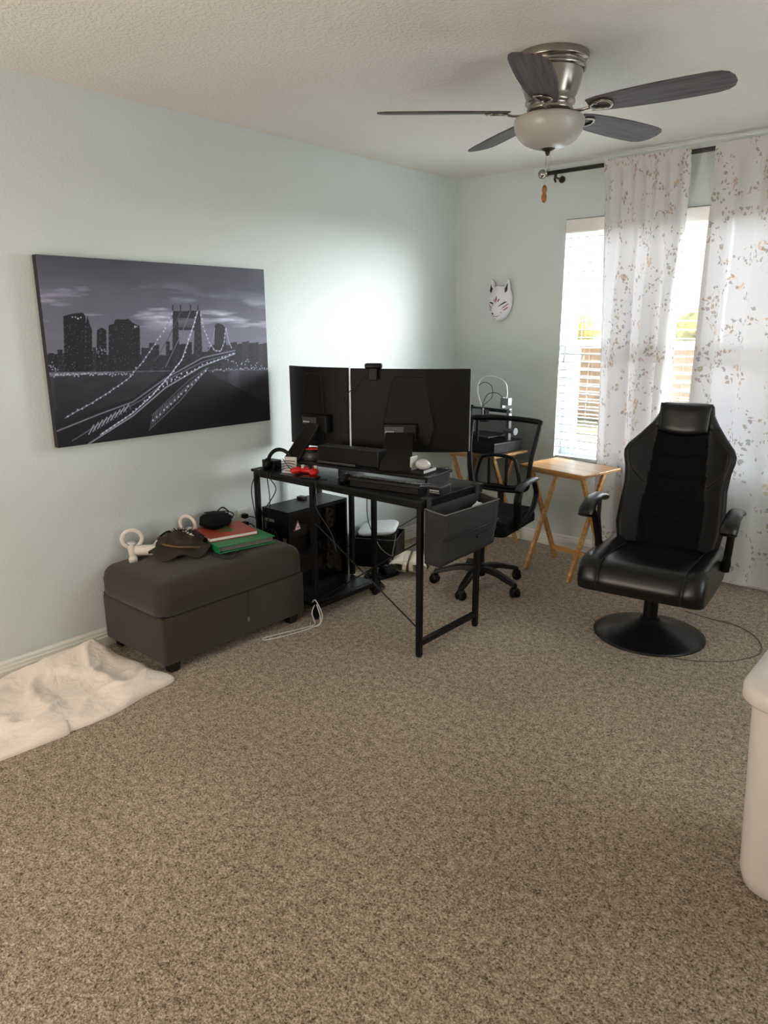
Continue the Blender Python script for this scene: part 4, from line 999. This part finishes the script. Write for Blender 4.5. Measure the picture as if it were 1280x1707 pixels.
# ============================================================= OTTOMAN
oy0, oy1, ox0, ox1 = -2.840, -2.015, .016, .518
t = thing('storage_ottoman', 'grey upholstered storage ottoman against the left wall', 'ottoman', ((ox0+ox1)/2, (oy0+oy1)/2, 0))
hx, hy = (ox1-ox0)/2, (oy1-oy0)/2
bm = BM(); rbox(bm, -hx, hx, -hy, hy, .048, .268, .012, 3); link('body', bm, 'ottoman', t, smooth=True)
bm = BM()
def cushion(bm, hx, hy, z0, z1, r, dome, nu=36, nv=44):
    def f(u, v):
        a, b = u*2-1, v*2-1
        x, y = hx*a, hy*b
        ex = max(0, abs(x)-(hx-r))/r; ey = max(0, abs(y)-(hy-r))/r; e = min(1, math.hypot(ex, ey))
        k = (hx-r)
        if ex > 0 and ey > 0:
            m_ = math.hypot(ex, ey)
            if m_ > 1: ex /= m_; ey /= m_
            x = math.copysign(hx-r+r*ex, x); y = math.copysign(hy-r+r*ey, y)
        z = z1-r*(1-math.sqrt(max(0, 1-e*e)))+dome*(1-a*a)*(1-b*b)
        return Vector((x, y, z+.002*noise.noise(Vector((x*9, y*9, 0)))))
    V = grid(bm, nu, nv, f)
    ring = V[0][:]+[r_[-1] for r_ in V[1:]]+V[-1][-2::-1]+[V[j][0] for j in range(nv-1, 0, -1)]
    low = [bm.verts.new((v.co.x, v.co.y, z0)) for v in ring]
    n = len(ring)
    for i in range(n): bm.faces.new((ring[i], ring[(i+1) % n], low[(i+1) % n], low[i]))
    bm.faces.new(low[::-1])
cushion(bm, hx+.006, hy+.006, .276, .413, .062, .024); link('lid', bm, 'ottoman', t, smooth=True)
bm = BM(); box(bm, -hx+.006, hx-.006, -hy+.006, hy-.006, .266, .278); link('lid_gap', bm, 'strip', t)
for x in (-hx+.04, hx-.045):
    for y in (-hy+.06, hy-.06):
        bm = BM(); A = [(-.028, -.028), (.028, -.028), (.028, .028), (-.028, .028)]
        V = [bm.verts.new((x+a*s, y+b*s, z)) for z, s in ((0, .75), (.048, 1)) for a, b in A]
        for f in ((3, 2, 1, 0), (4, 5, 6, 7), (0, 1, 5, 4), (1, 2, 6, 5), (2, 3, 7, 6), (3, 0, 4, 7)): bm.faces.new([V[i] for i in f])
        link('foot', bm, 'foot_black', t)
OT = .440
# green binder, red book, pouch, brown hat, VR controllers
t = thing('ring_binder', 'green binder lying on the ottoman under the red book', 'binder', (.31, -2.27, OT+.004), math.radians(-10))
Rb = RZ(math.radians(0))
bm = BM(); box(bm, -.125, .125, -.15, .15, 0, .004); box(bm, -.125, .125, -.15, .15, .030, .034); box(bm, -.125, .125, -.154, -.15, 0, .034); link('cover', bm, 'green', t, bevel=.0015)
bm = BM(); box(bm, -.120, .112, -.145, .143, .006, .026); link('pages', bm, 'grey_paper', t)
t = thing('hardcover_book', 'red-orange book lying on the green binder', 'book', (.235, -2.275, OT+.039), math.radians(-14))
bm = BM(); box(bm, -.11, .11, -.125, .125, 0, .003); box(bm, -.11, .11, -.125, .125, .016, .019); box(bm, -.11, -.107, -.125, .125, 0, .019); link('cover', bm, 'orange_book', t, bevel=.001)
bm = BM(); box(bm, -.106, .107, -.1235, .121, .003, .016); link('page_block', bm, 'paper', t)
bm = BM()
for k in range(5): box(bm, -.05+k*.022, -.036+k*.022, .0-.04*(k % 2), .03, .0188, .0196)
link('cover_marks', bm, 'green', t)
bm = BM(); ellipsoid(bm, (0, 0, .030), (.080, .118, .036), 28, 16, fn=lambda p: 1+.16*noise.noise(p*2.3)+.05*noise.noise(p*7))
t = thing('camera_pouch', 'rounded black zip pouch lying behind the red book', 'pouch', (.130, -2.255, OT+.054), .9)
link('pouch_body', bm, 'bag_black', t, smooth=True)
bm = BM(); tube(bm, [(.085, -.03, .045), (.09, .03, .05), (.06, .09, .05), (0, .115, .045), (-.06, .085, .05)], .003, 6); link('zip', bm, 'strip', t)
bm = BM(); tube(bm, [(.0, .11, .04), (.03, .16, .055), (.06, .17, .03), (.05, .12, .02)], .004, 6); link('wrist_loop', bm, 'cord_black', t)
bm = BM(); ellipsoid(bm, (0, 0, .022), (.085, .065, .026), 28, 14, fn=lambda p: 1+.3*noise.noise(p*2.8+Vector((5, 5, 5))))
o = tag(link('knit_glove', bm, 'bag_black', None, smooth=True), 'crumpled dark cloth glove between the brown hat and the red book', 'glove'); o.location = (.215, -2.395, OT+.006)
t = thing('trapper_hat', 'crumpled brown and olive leather hat with shaggy trim on the ottoman', 'hat', (.225, -2.535, OT), math.radians(60))
bm = BM(); ellipsoid(bm, (.0, 0, .045), (.105, .085, .055), 36, 20, fn=lambda p: 1+.22*noise.noise(p*2.2)+.10*noise.noise(p*6)); link('crown', bm, 'brown_leather', t, smooth=True)
bm = BM()
def flap(u, v):
    a = PI*(1.05+.9*u); r = .075+.075*v; return Vector((r*math.cos(a), r*math.sin(a)*.95, .055-.04*v+.018*math.sin(5*u*PI)*v))
grid(bm, 24, 10, flap); link('ear_flap', bm, 'dark_olive', t, smooth=True, solid=.014, sub=1)
bm = BM(); tube(bm, [(-.08, -.06, .065), (-.02, -.105, .060), (.05, -.10, .050), (.10, -.06, .03)], .005, 8); link('piping', bm, mat('tan_hat_piping', '#6a4c2c', .7), t, smooth=True)
bm = BM(); rh = random.Random(5)
for k in range(70):
    a = rh.uniform(-.2, 1.9); b = rh.uniform(.25, 1.1); p = Vector((.10*math.cos(a)*math.cos(b), .09*math.sin(a)*math.cos(b), .045+.058*math.sin(b))); q = p+Vector((p.x, p.y, .03)).normalized()*rh.uniform(.015, .03)+Vector((rh.uniform(-.008, .008), rh.uniform(-.008, .008), -.004))
    tube(bm, [p, q], [.0035, .001], 5, smooth=0)
link('shaggy_trim', bm, 'brown_leather', t)
bm = BM()
for k in range(7): ellipsoid(bm, (.045+.012*math.cos(k), .01+.014*(k-3), .098-.004*abs(k-3)), (.009, .004, .004), 8, 6, mtx=RZ(.5*k))
link('pale_stitching', bm, 'shoe', t)

def vr(label, x, y, z, rz, tilt, roll):
    t = thing('game_controller', label, 'game controller', (x, y, z), rz, 'white motion controllers')
    Rv = Matrix.Rotation(tilt, 4, 'X') @ Matrix.Rotation(roll, 4, 'Y')
    bm = BM(); P = [(.045*math.cos(a), .0, .045*math.sin(a)+.040) for a in [2*PI*k/20 for k in range(20)]]; tube(bm, P, .0065, 10, closed=True, smooth=2, flat=1.6)
    bmesh.ops.transform(bm, matrix=Rv, verts=bm.verts[:]); link('tracking_ring', bm, 'vr_white', t, smooth=True)
    bm = BM(); tube(bm, [(0, -.004, -.004), (.002, -.03, -.012), (.004, -.065, -.02), (.004, -.10, -.024)], [.021, .019, .017, .020], 16); bmesh.ops.transform(bm, matrix=Rv, verts=bm.verts[:]); link('grip', bm, 'vr_white', t, smooth=True)
    bm = BM(); lathe(bm, [(.018, 0), (.021, .003), (.021, .008), (.010, .011), (0, .011)], 18, mtx=T(0, .004, .012)); bmesh.ops.transform(bm, matrix=Rv, verts=bm.verts[:]); link('button_pad', bm, 'light_plastic', t, smooth=True)
vr('white ring motion controller at the left end of the ottoman by the wall', .06, -2.69, OT+.032, math.radians(60), .15, .1)
vr('white ring motion controller peeking over the hat next to the wall', .07, -2.375, OT+.036, math.radians(20), .1, -.1)
t = thing('motion_headset', 'small white cylindrical headset lying beside the left motion controller', 'headset', (.135, -2.665, OT+.024), math.radians(50))
bm = BM(); tube(bm, [(-.045, -.0, 0), (.05, .0, 0)], .025, 24, smooth=0); link('barrel', bm, 'vr_white', t, bevel=.005)
bm = BM(); lathe(bm, [(.018, 0), (.020, .004), (.014, .006), (0, .006)], 20, mtx=T(-.045, 0, 0) @ Matrix.Rotation(-PI/2, 4, 'Y')); link('end_cap', bm, 'light_plastic', t)
t = thing('wrist_strap', 'black strap with white tag lying between controller and hat', 'strap', (.09, -2.545, OT+.022), .4)
bm = BM(); tube(bm, [(.03*math.cos(a), .045*math.sin(a), .022+.025*math.sin(a*1.0+.5)) for a in [2*PI*k/10 for k in range(10)]], .010, 8, closed=True, smooth=4, flat=.5); link('strap', bm, 'bag_black', t, smooth=True)
bm = BM(); box(bm, -.008, .012, -.055, -.02, .030, .034, Matrix.Rotation(.35, 4, 'X')); link('tag', bm, 'paper', t)
cord('headset_cable', 'thin black cable looped on top of the grey ottoman', [(.26, -2.43, OT+.012), (.33, -2.42, OT+.006), (.40, -2.44, OT+.002), (.435, -2.40, OT-.003), (.42, -2.33, OT+.004), (.445, -2.37, OT-.004), (.46, -2.42, OT-.012), (.40, -2.47, OT), (.34, -2.43, OT+.006)], .003, 'cord_black')
t = thing('charger_cable', 'thin dark cable hanging down the front of the ottoman with a pale plug', 'cable', (0, 0, 0))
bm = BM(); tube(bm, [(.36, -2.36, OT+.008), (.45, -2.35, OT-.010), (.500, -2.36, OT-.045), (.521, -2.37, .34), (.522, -2.375, .27), (.520, -2.38, .14)], .0016, 6, smooth=8); link('wire', bm, 'cord_black', t)
bm = BM(); rbox(bm, .517, .523, -2.385, -2.375, .115, .14, .002); link('plug', bm, 'steel_grey', t)

# ============================================================= BLANKET
OUTL = [(.614, -3.577), (.60, -3.70), (.50, -3.88), (.30, -3.95), (.08, -3.85), (.03, -3.6), (.035, -3.35), (.04, -3.22), (.045, -3.12), (.04, -3.03), (.045, -2.96), (.05, -2.91), (.10, -2.875), (.16, -2.87), (.25, -2.86), (.34, -2.845), (.42, -2.855), (.50, -2.83), (.56, -2.83), (.58, -2.87), (.585, -2.93), (.60, -3.02), (.625, -3.13), (.628, -3.24), (.62, -3.32), (.632, -3.34), (.625, -3.45)]
OL = smoothpts([(a, b, 0) for a, b in OUTL], 5, True); cen = Vector((.33, -3.25, 0)); NR = 34
bm = BM(); rows = []
for j in range(NR+1):
    k = j/NR; row = []
    for p in OL:
        q = cen+(p-cen)*(1-k); e = min(1, k*7)
        v3 = Vector((q.x*3.2, q.y*3.2, 1.7)); fold = abs(noise.noise(v3+Vector((noise.noise(v3*1.3)*1.2, 0, 0)))); f2 = abs(noise.noise(Vector((q.x*8, q.y*5+q.x*4, 4))))
        z = .012+e**.6*(.014+.085*(.30-min(.30, fold))*1.0+.045*(.22-min(.22, f2)))+.05*math.exp(-((q.x-.10)/.10)**2-((q.y+3.0)/.25)**2)*e
        z += .0-.0; row.append(bm.verts.new((q.x, q.y, z)))
    rows.append(row)
n = len(OL)
for A, B in zip(rows, rows[1:]):
    for i in range(n): bm.faces.new((A[i], A[(i+1) % n], B[(i+1) % n], B[i]))
low = [bm.verts.new((v.co.x*1.0, v.co.y, .001)) for v in rows[0]]
for i in range(n): bm.faces.new((rows[0][i], rows[0][(i+1) % n], low[(i+1) % n], low[i]))
bmesh.ops.remove_doubles(bm, verts=rows[-1], dist=.0005)
tag(link('fleece_blanket', bm, 'blanket', None, smooth=True), 'rumpled cream blanket on the carpet beside the ottoman', 'blanket')

# ============================================================= TRAY TABLES
def tray(label, x, y, rz, w=.49, d=.385, h=.66):
    t = thing('tray_table', label, 'table', (x, y, 0), rz, 'folding wooden tray tables')
    bm = BM(); rbox(bm, -w/2, w/2, -d/2, d/2, h-.018, h, .004, 2); link('tabletop', bm, 'tan_wood', t)
    fy = .165; ty = .125
    for i, (xo, s) in enumerate(((w/2-.075, 1), (w/2-.050, -1))):
        for sx in (-1, 1):
            bm = BM(); a = Vector((sx*xo, -s*fy, .0)); b = Vector((sx*xo, s*ty, h-.03)); bar(bm, a, b, .020, .030, (0, 1, 0)); link('leg', bm, 'tan_wood', t, bevel=.003)
        bm = BM(); bar(bm, (-xo-.012, s*ty, h-.032), (xo+.012, s*ty, h-.032), .024, .024); link('top_rail', bm, 'tan_wood', t, bevel=.002)
        if s == 1: continue
        bm = BM(); yy = -s*fy*.76; zz = .085; bar(bm, (-xo+.010, yy, zz), (xo-.010, yy, zz), .018, .032, (0, 0, 1)); link('stretcher', bm, 'tan_wood', t, bevel=.002)
    for sx in (-1, 1):
        bm = BM(); tube(bm, [(sx*(w/2-.083), .0, .335), (sx*(w/2-.040), .0, .335)], .005, 10, smooth=0); link('pivot_bolt', bm, 'steel_grey', t)
tray('honey wood folding tray table standing under the window', 1.165, -.425, math.radians(-10), w=.475, d=.36)
tray('honey wood folding tray table in the corner carrying the 3D printer', .44, -.245, math.radians(-6), w=.46, d=.37)

# ============================================================= 3D PRINTER
PZ = .66
t = thing('desktop_printer', 'black 3D printer with aluminium rails in the far corner', 'printer', (.44, -.235, PZ), math.radians(-6))
bm = BM(); rbox(bm, -.20, .20, -.16, .15, .0, .075, .008); link('base', bm, 'black_metal', t)
for s in (-1, 1): bm = BM(); box(bm, s*.165-.011, s*.165+.011, .02, .05, .075, .285); link('upright', bm, 'steel_grey' if s > 0 else 'black_metal', t, bevel=.002)
bm = BM(); box(bm, -.18, .18, .022, .048, .255, .277); link('top_beam', bm, 'black_metal', t, bevel=.002)
bm = BM(); box(bm, -.18, .18, -.002, .018, .22, .242); link('gantry', bm, 'steel_grey', t)
bm = BM(); rbox(bm, -.04, .03, -.05, -.003, .19, .27, .006); link('print_head', bm, 'black_plastic', t)
bm = BM(); box(bm, -.12, .12, -.12, .11, .10, .106); link('print_bed', bm, 'grey_plastic', t)
bm = BM(); rbox(bm, .01, .10, -.165, -.148, .225, .300, .004, mtx=None); bar(bm, (.055, -.156, .07), (.055, -.156, .23), .02, .008, (0, 1, 0)); sc = link('control_unit', bm, 'black_plastic', t)
bm = BM(); box(bm, .017, .093, -.1665, -.1648, .233, .292); link('display', bm, mat('dim_grey_display', '#5e6468', .25), sc)
bm = BM(); rbox(bm, .148, .195, -.02, .02, .31, .358, .003); rbox(bm, .128, .147, -.018, .018, .29, .36, .003); link('extruder_motor', bm, 'steel_grey', t)
bm = BM(); tube(bm, [(.165, 0, .355), (.168, -.0, .40), (.15, 0, .455), (.09, -.01, .485), (.02, -.02, .49), (-.04, -.03, .46), (-.05, -.035, .38), (-.01, -.03, .275)], .0045, 8); link('feed_tube', bm, 'cord_white', t, smooth=True)
bm = BM(); tube(bm, [(.135, 0, .36), (.08, 0, .385), (.02, -.02, .37), (-.01, -.04, .28)], .0025, 6); tube(bm, [(.03, -.10, .255), (.05, -.09, .31), (.09, -.06, .36), (.08, -.05, .43), (.02, -.05, .455), (-.04, -.04, .43)], .0025, 6); link('wiring', bm, 'cord_black', t)
bm = BM(); tube(bm, [(.18, -.03, .15), (.27, -.03, .15)], .016, 14, smooth=0); tube(bm, [(.26, -.03, .15), (.272, -.03, .15)], .024, 14, smooth=0); link('side_knob', bm, 'steel_grey', t)
bm = BM(); rbox(bm, -.16, .17, -.12, .12, 0, .17, .002, 1)
o = tag(link('cardboard_carton', bm, 'cardboard'), 'brown cardboard carton under the corner tray table behind the office chair', 'box'); o.location = (.44, -.25, .0)
bpy.data.objects.remove(o)

# ============================================================= OFFICE CHAIR
OCX, OCY = .93, -1.0
t = thing('office_chair', 'black mesh-back office chair on castors at the desk', 'chair', (OCX-.01, OCY, 0), math.radians(8))
for k in range(5):
    a = math.radians(-79-8+72*k); c, s = math.cos(a), math.sin(a)
    bm = BM(); P = [(.03*c, .03*s, .115), (.12*c, .12*s, .112), (.21*c, .21*s, .088), (.265*c, .265*s, .072)]
    pts = smoothpts(P, 4); rings = []
    for i, p in enumerate(pts):
        w = .030-.012*i/len(pts); h = .016-.005*i/len(pts); sd = Vector((-s, c, 0))
        rings.append([bm.verts.new(p+sd*w*q+Vector((0, 0, h*r))) for q, r in ((-1, -1), (1, -1), (.7, 1), (-.7, 1))])
    for A, B in zip(rings, rings[1:]):
        for i in range(4): bm.faces.new((A[i], A[(i+1) % 4], B[(i+1) % 4], B[i]))
    bm.faces.new(rings[0][::-1]); bm.faces.new(rings[-1]); sp = link('star_base_arm', bm, 'black_plastic', t, bevel=.004)
    bm = BM(); q = a+1.1
    for sgn in (-1, 1):
        lathe(bm, [(0, -.008), (.024, -.008), (.027, 0), (.024, .008), (0, .008)], 18, mtx=T(.262*c+.015*sgn*math.cos(q), .262*s+.015*sgn*math.sin(q), .027) @ RZ(q) @ Matrix.Rotation(PI/2, 4, 'Y'))
    link('castor_wheel', bm, 'black_plastic', sp, smooth=True)
    bm = BM(); ellipsoid(bm, (.262*c, .262*s, .042), (.026, .026, .024), 14, 10); tube(bm, [(.262*c, .262*s, .05), (.262*c, .262*s, .078)], .006, 8, smooth=0); link('castor_hood', bm, 'black_plastic', sp, smooth=True)
bm = BM(); lathe(bm, [(.0, .07), (.036, .07), (.036, .14), (.028, .15), (.028, .26), (.016, .262), (.016, .36), (0, .36)], 24); link('gas_lift', bm, 'black_plastic', t)
bm = BM(); box(bm, -.09, .09, -.10, .10, .36, .385); link('seat_plate', bm, 'black_metal', t)
bm = BM(); cushion(bm, .245, .235, .388, .465, .04, .012); link('seat', bm, 'suede', t, smooth=True)
# back frame: outer loop, curved in depth
def bk(x, z): # depth of back at height
    k = (z-.50)/.45; return .245+.045*math.sin(PI*k)*-1+.06*k-.05*(x/.22)**2*0
loop = [(-.16, .55), (-.185, .62), (-.198, .75), (-.212, .87), (-.214, .925), (-.20, .943), (0, .952), (.20, .943), (.214, .925), (.212, .87), (.198, .75), (.185, .62), (.16, .55), (0, .535)]
bm = BM(); tube(bm, [(x, bk(x, z), z) for x, z in loop], .0135, 10, closed=True, smooth=5, flat=1.2); link('back_frame', bm, 'black_plastic', t, smooth=True)
bm = BM(); grid(bm, 16, 16, lambda u, v: Vector(((u*2-1)*(.172+.036*v), bk(0, .545+.395*v)+.006, .545+.395*v))); link('back_mesh', bm, 'chair_mesh', t, smooth=True)
bm = BM(); lp = [(-.13, .575), (-.115, .70), (-.085, .735), (0, .745), (.085, .735), (.115, .70), (.13, .575), (0, .565)]
tube(bm, [(x, bk(x, z)-.02, z) for x, z in lp], .011, 8, closed=True, smooth=5); tube(bm, [(-.055, bk(0, .7)-.02, .738), (-.055, bk(0, .6)-.02, .568)], .010, 8); tube(bm, [(.055, bk(0, .7)-.02, .738), (.055, bk(0, .6)-.02, .568)], .010, 8)
link('lumbar_support', bm, 'black_plastic', t, smooth=True)
bm = BM(); tube(bm, [(0, .08, .37), (0, .20, .38), (0, .265, .44), (0, .262, .56)], .020, 10, flat=.5); link('back_bar', bm, 'black_plastic', t, smooth=True)
for s in (-1, 1):
    bm = BM(); tube(bm, [(s*.275, -.15, .628), (s*.278, -.08, .652), (s*.280, .03, .660), (s*.276, .10, .655)], [.022, .026, .026, .022], 12, flat=.55); ap = link('armrest', bm, 'base_metal', t, smooth=True)
    bm = BM(); tube(bm, [(s*.278, -.12, .630), (s*.285, -.165, .58), (s*.275, -.13, .49), (s*.235, -.06, .398), (s*.10, -.02, .385)], [.020, .022, .022, .018, .016], 10, flat=.6)
    tube(bm, [(s*.278, .08, .640), (s*.282, .11, .56), (s*.275, .05, .47), (s*.235, -.03, .398)], .016, 10, flat=.6)
    link('arm_bracket', bm, 'black_plastic', t, smooth=True)

# ============================================================= GAMING CHAIR
t = thing('gaming_chair', 'black leather pedestal gaming chair with winged backrest by the curtain', 'chair', (1.94, -1.03, 0), math.radians(7.5))
bm = BM(); lathe(bm, [(.258, 0), (.262, .003), (.262, .008), (.245, .014), (.19, .026), (.13, .042), (.08, .062), (.052, .080), (.044, .095), (0, .097)], 56, top=False); link('round_base', bm, 'base_metal', t, smooth=True)
bm = BM(); lathe(bm, [(0, .09), (.034, .09), (.034, .20), (.024, .202), (.024, .25), (0, .25)], 24); link('pedestal', bm, 'black_metal', t, bevel=.002)
bm = BM(); box(bm, -.085, .085, -.10, .14, .245, .272); link('mounting_plate', bm, 'black_metal', t, bevel=.003)
# seat: side profile swept with soft bolsters
def seat_prof(s):
    """closed side profile (y, z) for parameter s in 0..1"""
    P = [(-.275, .278), (-.310, .305), (-.316, .345), (-.290, .395), (-.235, .425), (-.12, .425), (.02, .408), (.16, .398), (.27, .395), (.315, .36), (.30, .30), (.25, .268), (.0, .262)]
    return P
SP = [Vector((0, a, b)) for a, b in seat_prof(0)]; SPs = smoothpts(SP, 4, True)
bm = BM(); XS = [-.288, -.284, -.268, -.235, -.19, -.185, -.18, -.12, -.06, 0, .06, .12, .18, .185, .19, .235, .262, .276, .280]; rows = []
cz = Vector((0, 0, .34))
for x in XS:
    a = abs(x); sc = 1.0
    if a > .27: sc = .86 if x in (-.288, .280) else .93
    elif a > .255: sc = .98
    up = .030*max(0, math.sin(PI*min(1, max(0, (a-.185)/.105)))) if a > .185 else -.004*(1-(a/.18)**2)
    g_ = -.007 if abs(a-.185) < .002 else 0
    row = []
    for p in SPs:
        q = cz+(p-cz)*sc; top_ = max(0, min(1, (p.z-.33)/.07)); back = min(1, max(0, (p.y+.15)/.3))
        row.append(bm.verts.new((x, q.y+g_*(-1 if p.y < -.2 else 0), q.z+up*top_*(.5+.9*back)+g_*top_)))
    rows.append(row)
n = len(SPs)
for A, B in zip(rows, rows[1:]):
    for i in range(n): bm.faces.new((A[i], A[(i+1) % n], B[(i+1) % n], B[i]))
bm.faces.new(rows[0]); bm.faces.new(rows[-1][::-1])
link('seat', bm, 'leather', t, smooth=True, sub=1)
# backrest: outline in the tilted back plane
Y0, TT = .215, math.tan(math.radians(13))
BW = [(.40, .225), (.43, .245), (.50, .256), (.60, .252), (.70, .244), (.78, .250), (.835, .263), (.865, .264), (.895, .250), (.945, .203), (1.0, .158), (1.045, .132), (1.088, .124), (1.100, .112)]
def bwid(z):
    for (a, wa), (b, wb) in zip(BW, BW[1:]):
        if z <= b: k = (z-a)/(b-a); return wa+(wb-wa)*max(0, k)
    return BW[-1][1]
def back_pt(u, z, front=True):
    """u in -1..1 across; front surface is dished, wings come forward"""
    w = bwid(z); x = w*u; a = abs(u)
    wing = .055*max(0, (abs(x)-.13)/.12)**1.3 if z < .97 else .055*max(0, (abs(x)-.13)/.12)**1.3*max(0, (1.05-z)/.08)
    y = Y0+(z-.4)*TT-wing
    rib = .006*abs(math.sin((z-.40+.16*abs(x)*0-.10*(.10-min(.10, abs(x))))*PI/.108)) if abs(x) < .12 and z < .95 else 0
    edge = .028*max(0, (a-.86)/.14)**2.2
    if front: return Vector((x, y-rib+edge*.9, z))
    return Vector((x, y+.075-.03*a**4*1.0, z))
bm = BM()
nu, nv = 60, 90
F = [[bm.verts.new(back_pt(-1+2*i/nu, .40+.70*j/nv)) for i in range(nu+1)] for j in range(nv+1)]
Bk = [[bm.verts.new(back_pt(-1+2*i/nu, .40+.70*j/nv, False)) for i in range(nu+1)] for j in range(nv+1)]
mi = {}
for j in range(nv):
    for i in range(nu):
        f = bm.faces.new((F[j][i], F[j][i+1], F[j+1][i+1], F[j+1][i])); c = f.calc_center_median(); x, z = abs(c.x), c.z
        cw = .122+.028*max(0, min(1, (.97-z)/.4))
        if z > .955+.035*min(1, x/.10)**2 and x < bwid(z)-.004: k = 1          # headrest leather
        elif x < cw: k = 0                                # centre mesh
        elif .72+(.245-x)*.0 < z < .97 and x < bwid(z)-.030 and z > .72+(x-.15)*1.1: k = 2    # insert
        elif z < .975 and z > .685+(x-.15)*1.0 and x > cw: k = 3
        else: k = 2
        f.material_index = k
        f2 = bm.faces.new((Bk[j][i+1], Bk[j][i], Bk[j+1][i], Bk[j+1][i+1])); f2.material_index = 1
for j in range(nv):
    for i, q in ((0, 0), (nu, 1)):
        f = bm.faces.new((F[j][i], F[j+1][i], Bk[j+1][i], Bk[j][i]) if not q else (F[j+1][i], F[j][i], Bk[j][i], Bk[j+1][i])); f.material_index = 3
for i in range(nu):
    f = bm.faces.new((F[nv][i], F[nv][i+1], Bk[nv][i+1], Bk[nv][i])); f.material_index = 1
    f = bm.faces.new((F[0][i+1], F[0][i], Bk[0][i], Bk[0][i+1])); f.material_index = 1
link('backrest', bm, ['suede', 'leather', 'wing', 'wing_edge'], t, smooth=True)
# separate headrest pad and seams
bm = BM(); rows = []
def hp(u, v):
    z = .965+.135*v; hw = .118+.004*v; e = .006+.020*(1-(u*2-1)**4)*(1-(v*2-1)**6)
    zz = z-.02*(1-(u*2-1)**2)*(1-v); return Vector(((u*2-1)*hw, Y0+(zz-.4)*TT-e, zz))
grid(bm, 24, 14, hp); link('headrest', bm, 'leather', t, smooth=True, solid=.006)
for s in (-1, 1):
    bm = BM(); tube(bm, [back_pt(s*x/bwid(z), z)+Vector((0, -.002, 0)) for x, z in ((.125, .985), (.175, .935), (.222, .885), (.225, .815), (.205, .765), (.150, .705))], .004, 8); link('piping', bm, 'wing_edge', t, smooth=True)
for z in (.86, .755, .65, .55):
    bm = BM(); tube(bm, [back_pt(x/bwid(z), z-.022*(1-(abs(x)/.10)**1.2))+Vector((0, -.001, 0)) for x in (-.11, -.07, -.035, 0, .035, .07, .11)], .0032, 6, smooth=3); link('quilted_seam', bm, 'chair_seam', t, smooth=True)
bm = BM()
for x in (-.186, .186): tube(bm, [(x, -.332, .31), (x, -.328, .36), (x, -.29, .402), (x, -.22, .428), (x, -.05, .418), (x, .15, .404)], .0025, 6)
link('seat_seam', bm, 'strip', t)
for s in (-1, 1):
    bm = BM()
    P = smoothpts([(0, -.125, .602), (0, -.10, .630), (0, -.03, .656), (0, .07, .660), (0, .16, .640)], 6); rr = [.036, .038, .036, .034, .032]
    tube(bm, [(s*.318, p.y, p.z-.01) for p in P], rr, 16, smooth=0, flat=.62); link('armrest_pad', bm, 'leather', t, smooth=True)
    bm = BM(); tube(bm, [(s*.318, -.04, .628), (s*.312, .02, .55), (s*.305, .06, .46), (s*.295, .09, .36)], [.016, .017, .018, .022], 10, flat=.7)
    tube(bm, [(s*.318, .105, .625), (s*.314, .09, .54), (s*.305, .10, .45), (s*.296, .10, .36)], .014, 10, flat=.7)
    link('arm_support', bm, 'black_plastic', t, smooth=True)

# ============================================================= WHITE BIN
def sup(cx, cy, hx_, hy_, r, n=8):
    out = []
    for qx, qy, a0 in ((1, 1, 0), (-1, 1, 90), (-1, -1, 180), (1, -1, 270)):
        for k in range(n+1):
            a = math.radians(a0+90*k/n); out.append((cx+qx*(hx_-r)+r*math.cos(a), cy+qy*(hy_-r)+r*math.sin(a)))
    return out
t = thing('laundry_bin', 'tall white plastic bin with a lid at the right edge', 'bin', (2.95, -2.36, 0))
def loft(bm, secs, cap0=True, cap1=True):
    R_ = [[bm.verts.new((x, y, z)) for x, y in sup(0, 0, hx_, hy_, r)] for hx_, hy_, r, z in secs]; n = len(R_[0])
    for A, B in zip(R_, R_[1:]):
        for i in range(n): bm.faces.new((A[i], A[(i+1) % n], B[(i+1) % n], B[i]))
    if cap0: bm.faces.new(R_[0][::-1])
    if cap1: bm.faces.new(R_[-1])
bm = BM(); loft(bm, [(.175, .150, .07, .0), (.190, .163, .075, .012), (.2, .17, .08, .05), (.222, .192, .085, .57), (.222, .192, .085, .575)]); link('bin_body', bm, 'bin', t, smooth=True, bevel=.003, angle=50)
bm = BM(); loft(bm, [(.238, .208, .09, .562), (.244, .214, .095, .568), (.244, .214, .095, .598), (.236, .206, .09, .612), (.20, .17, .08, .622), (.10, .09, .05, .626)]); link('lid', bm, 'bin', t, smooth=True)
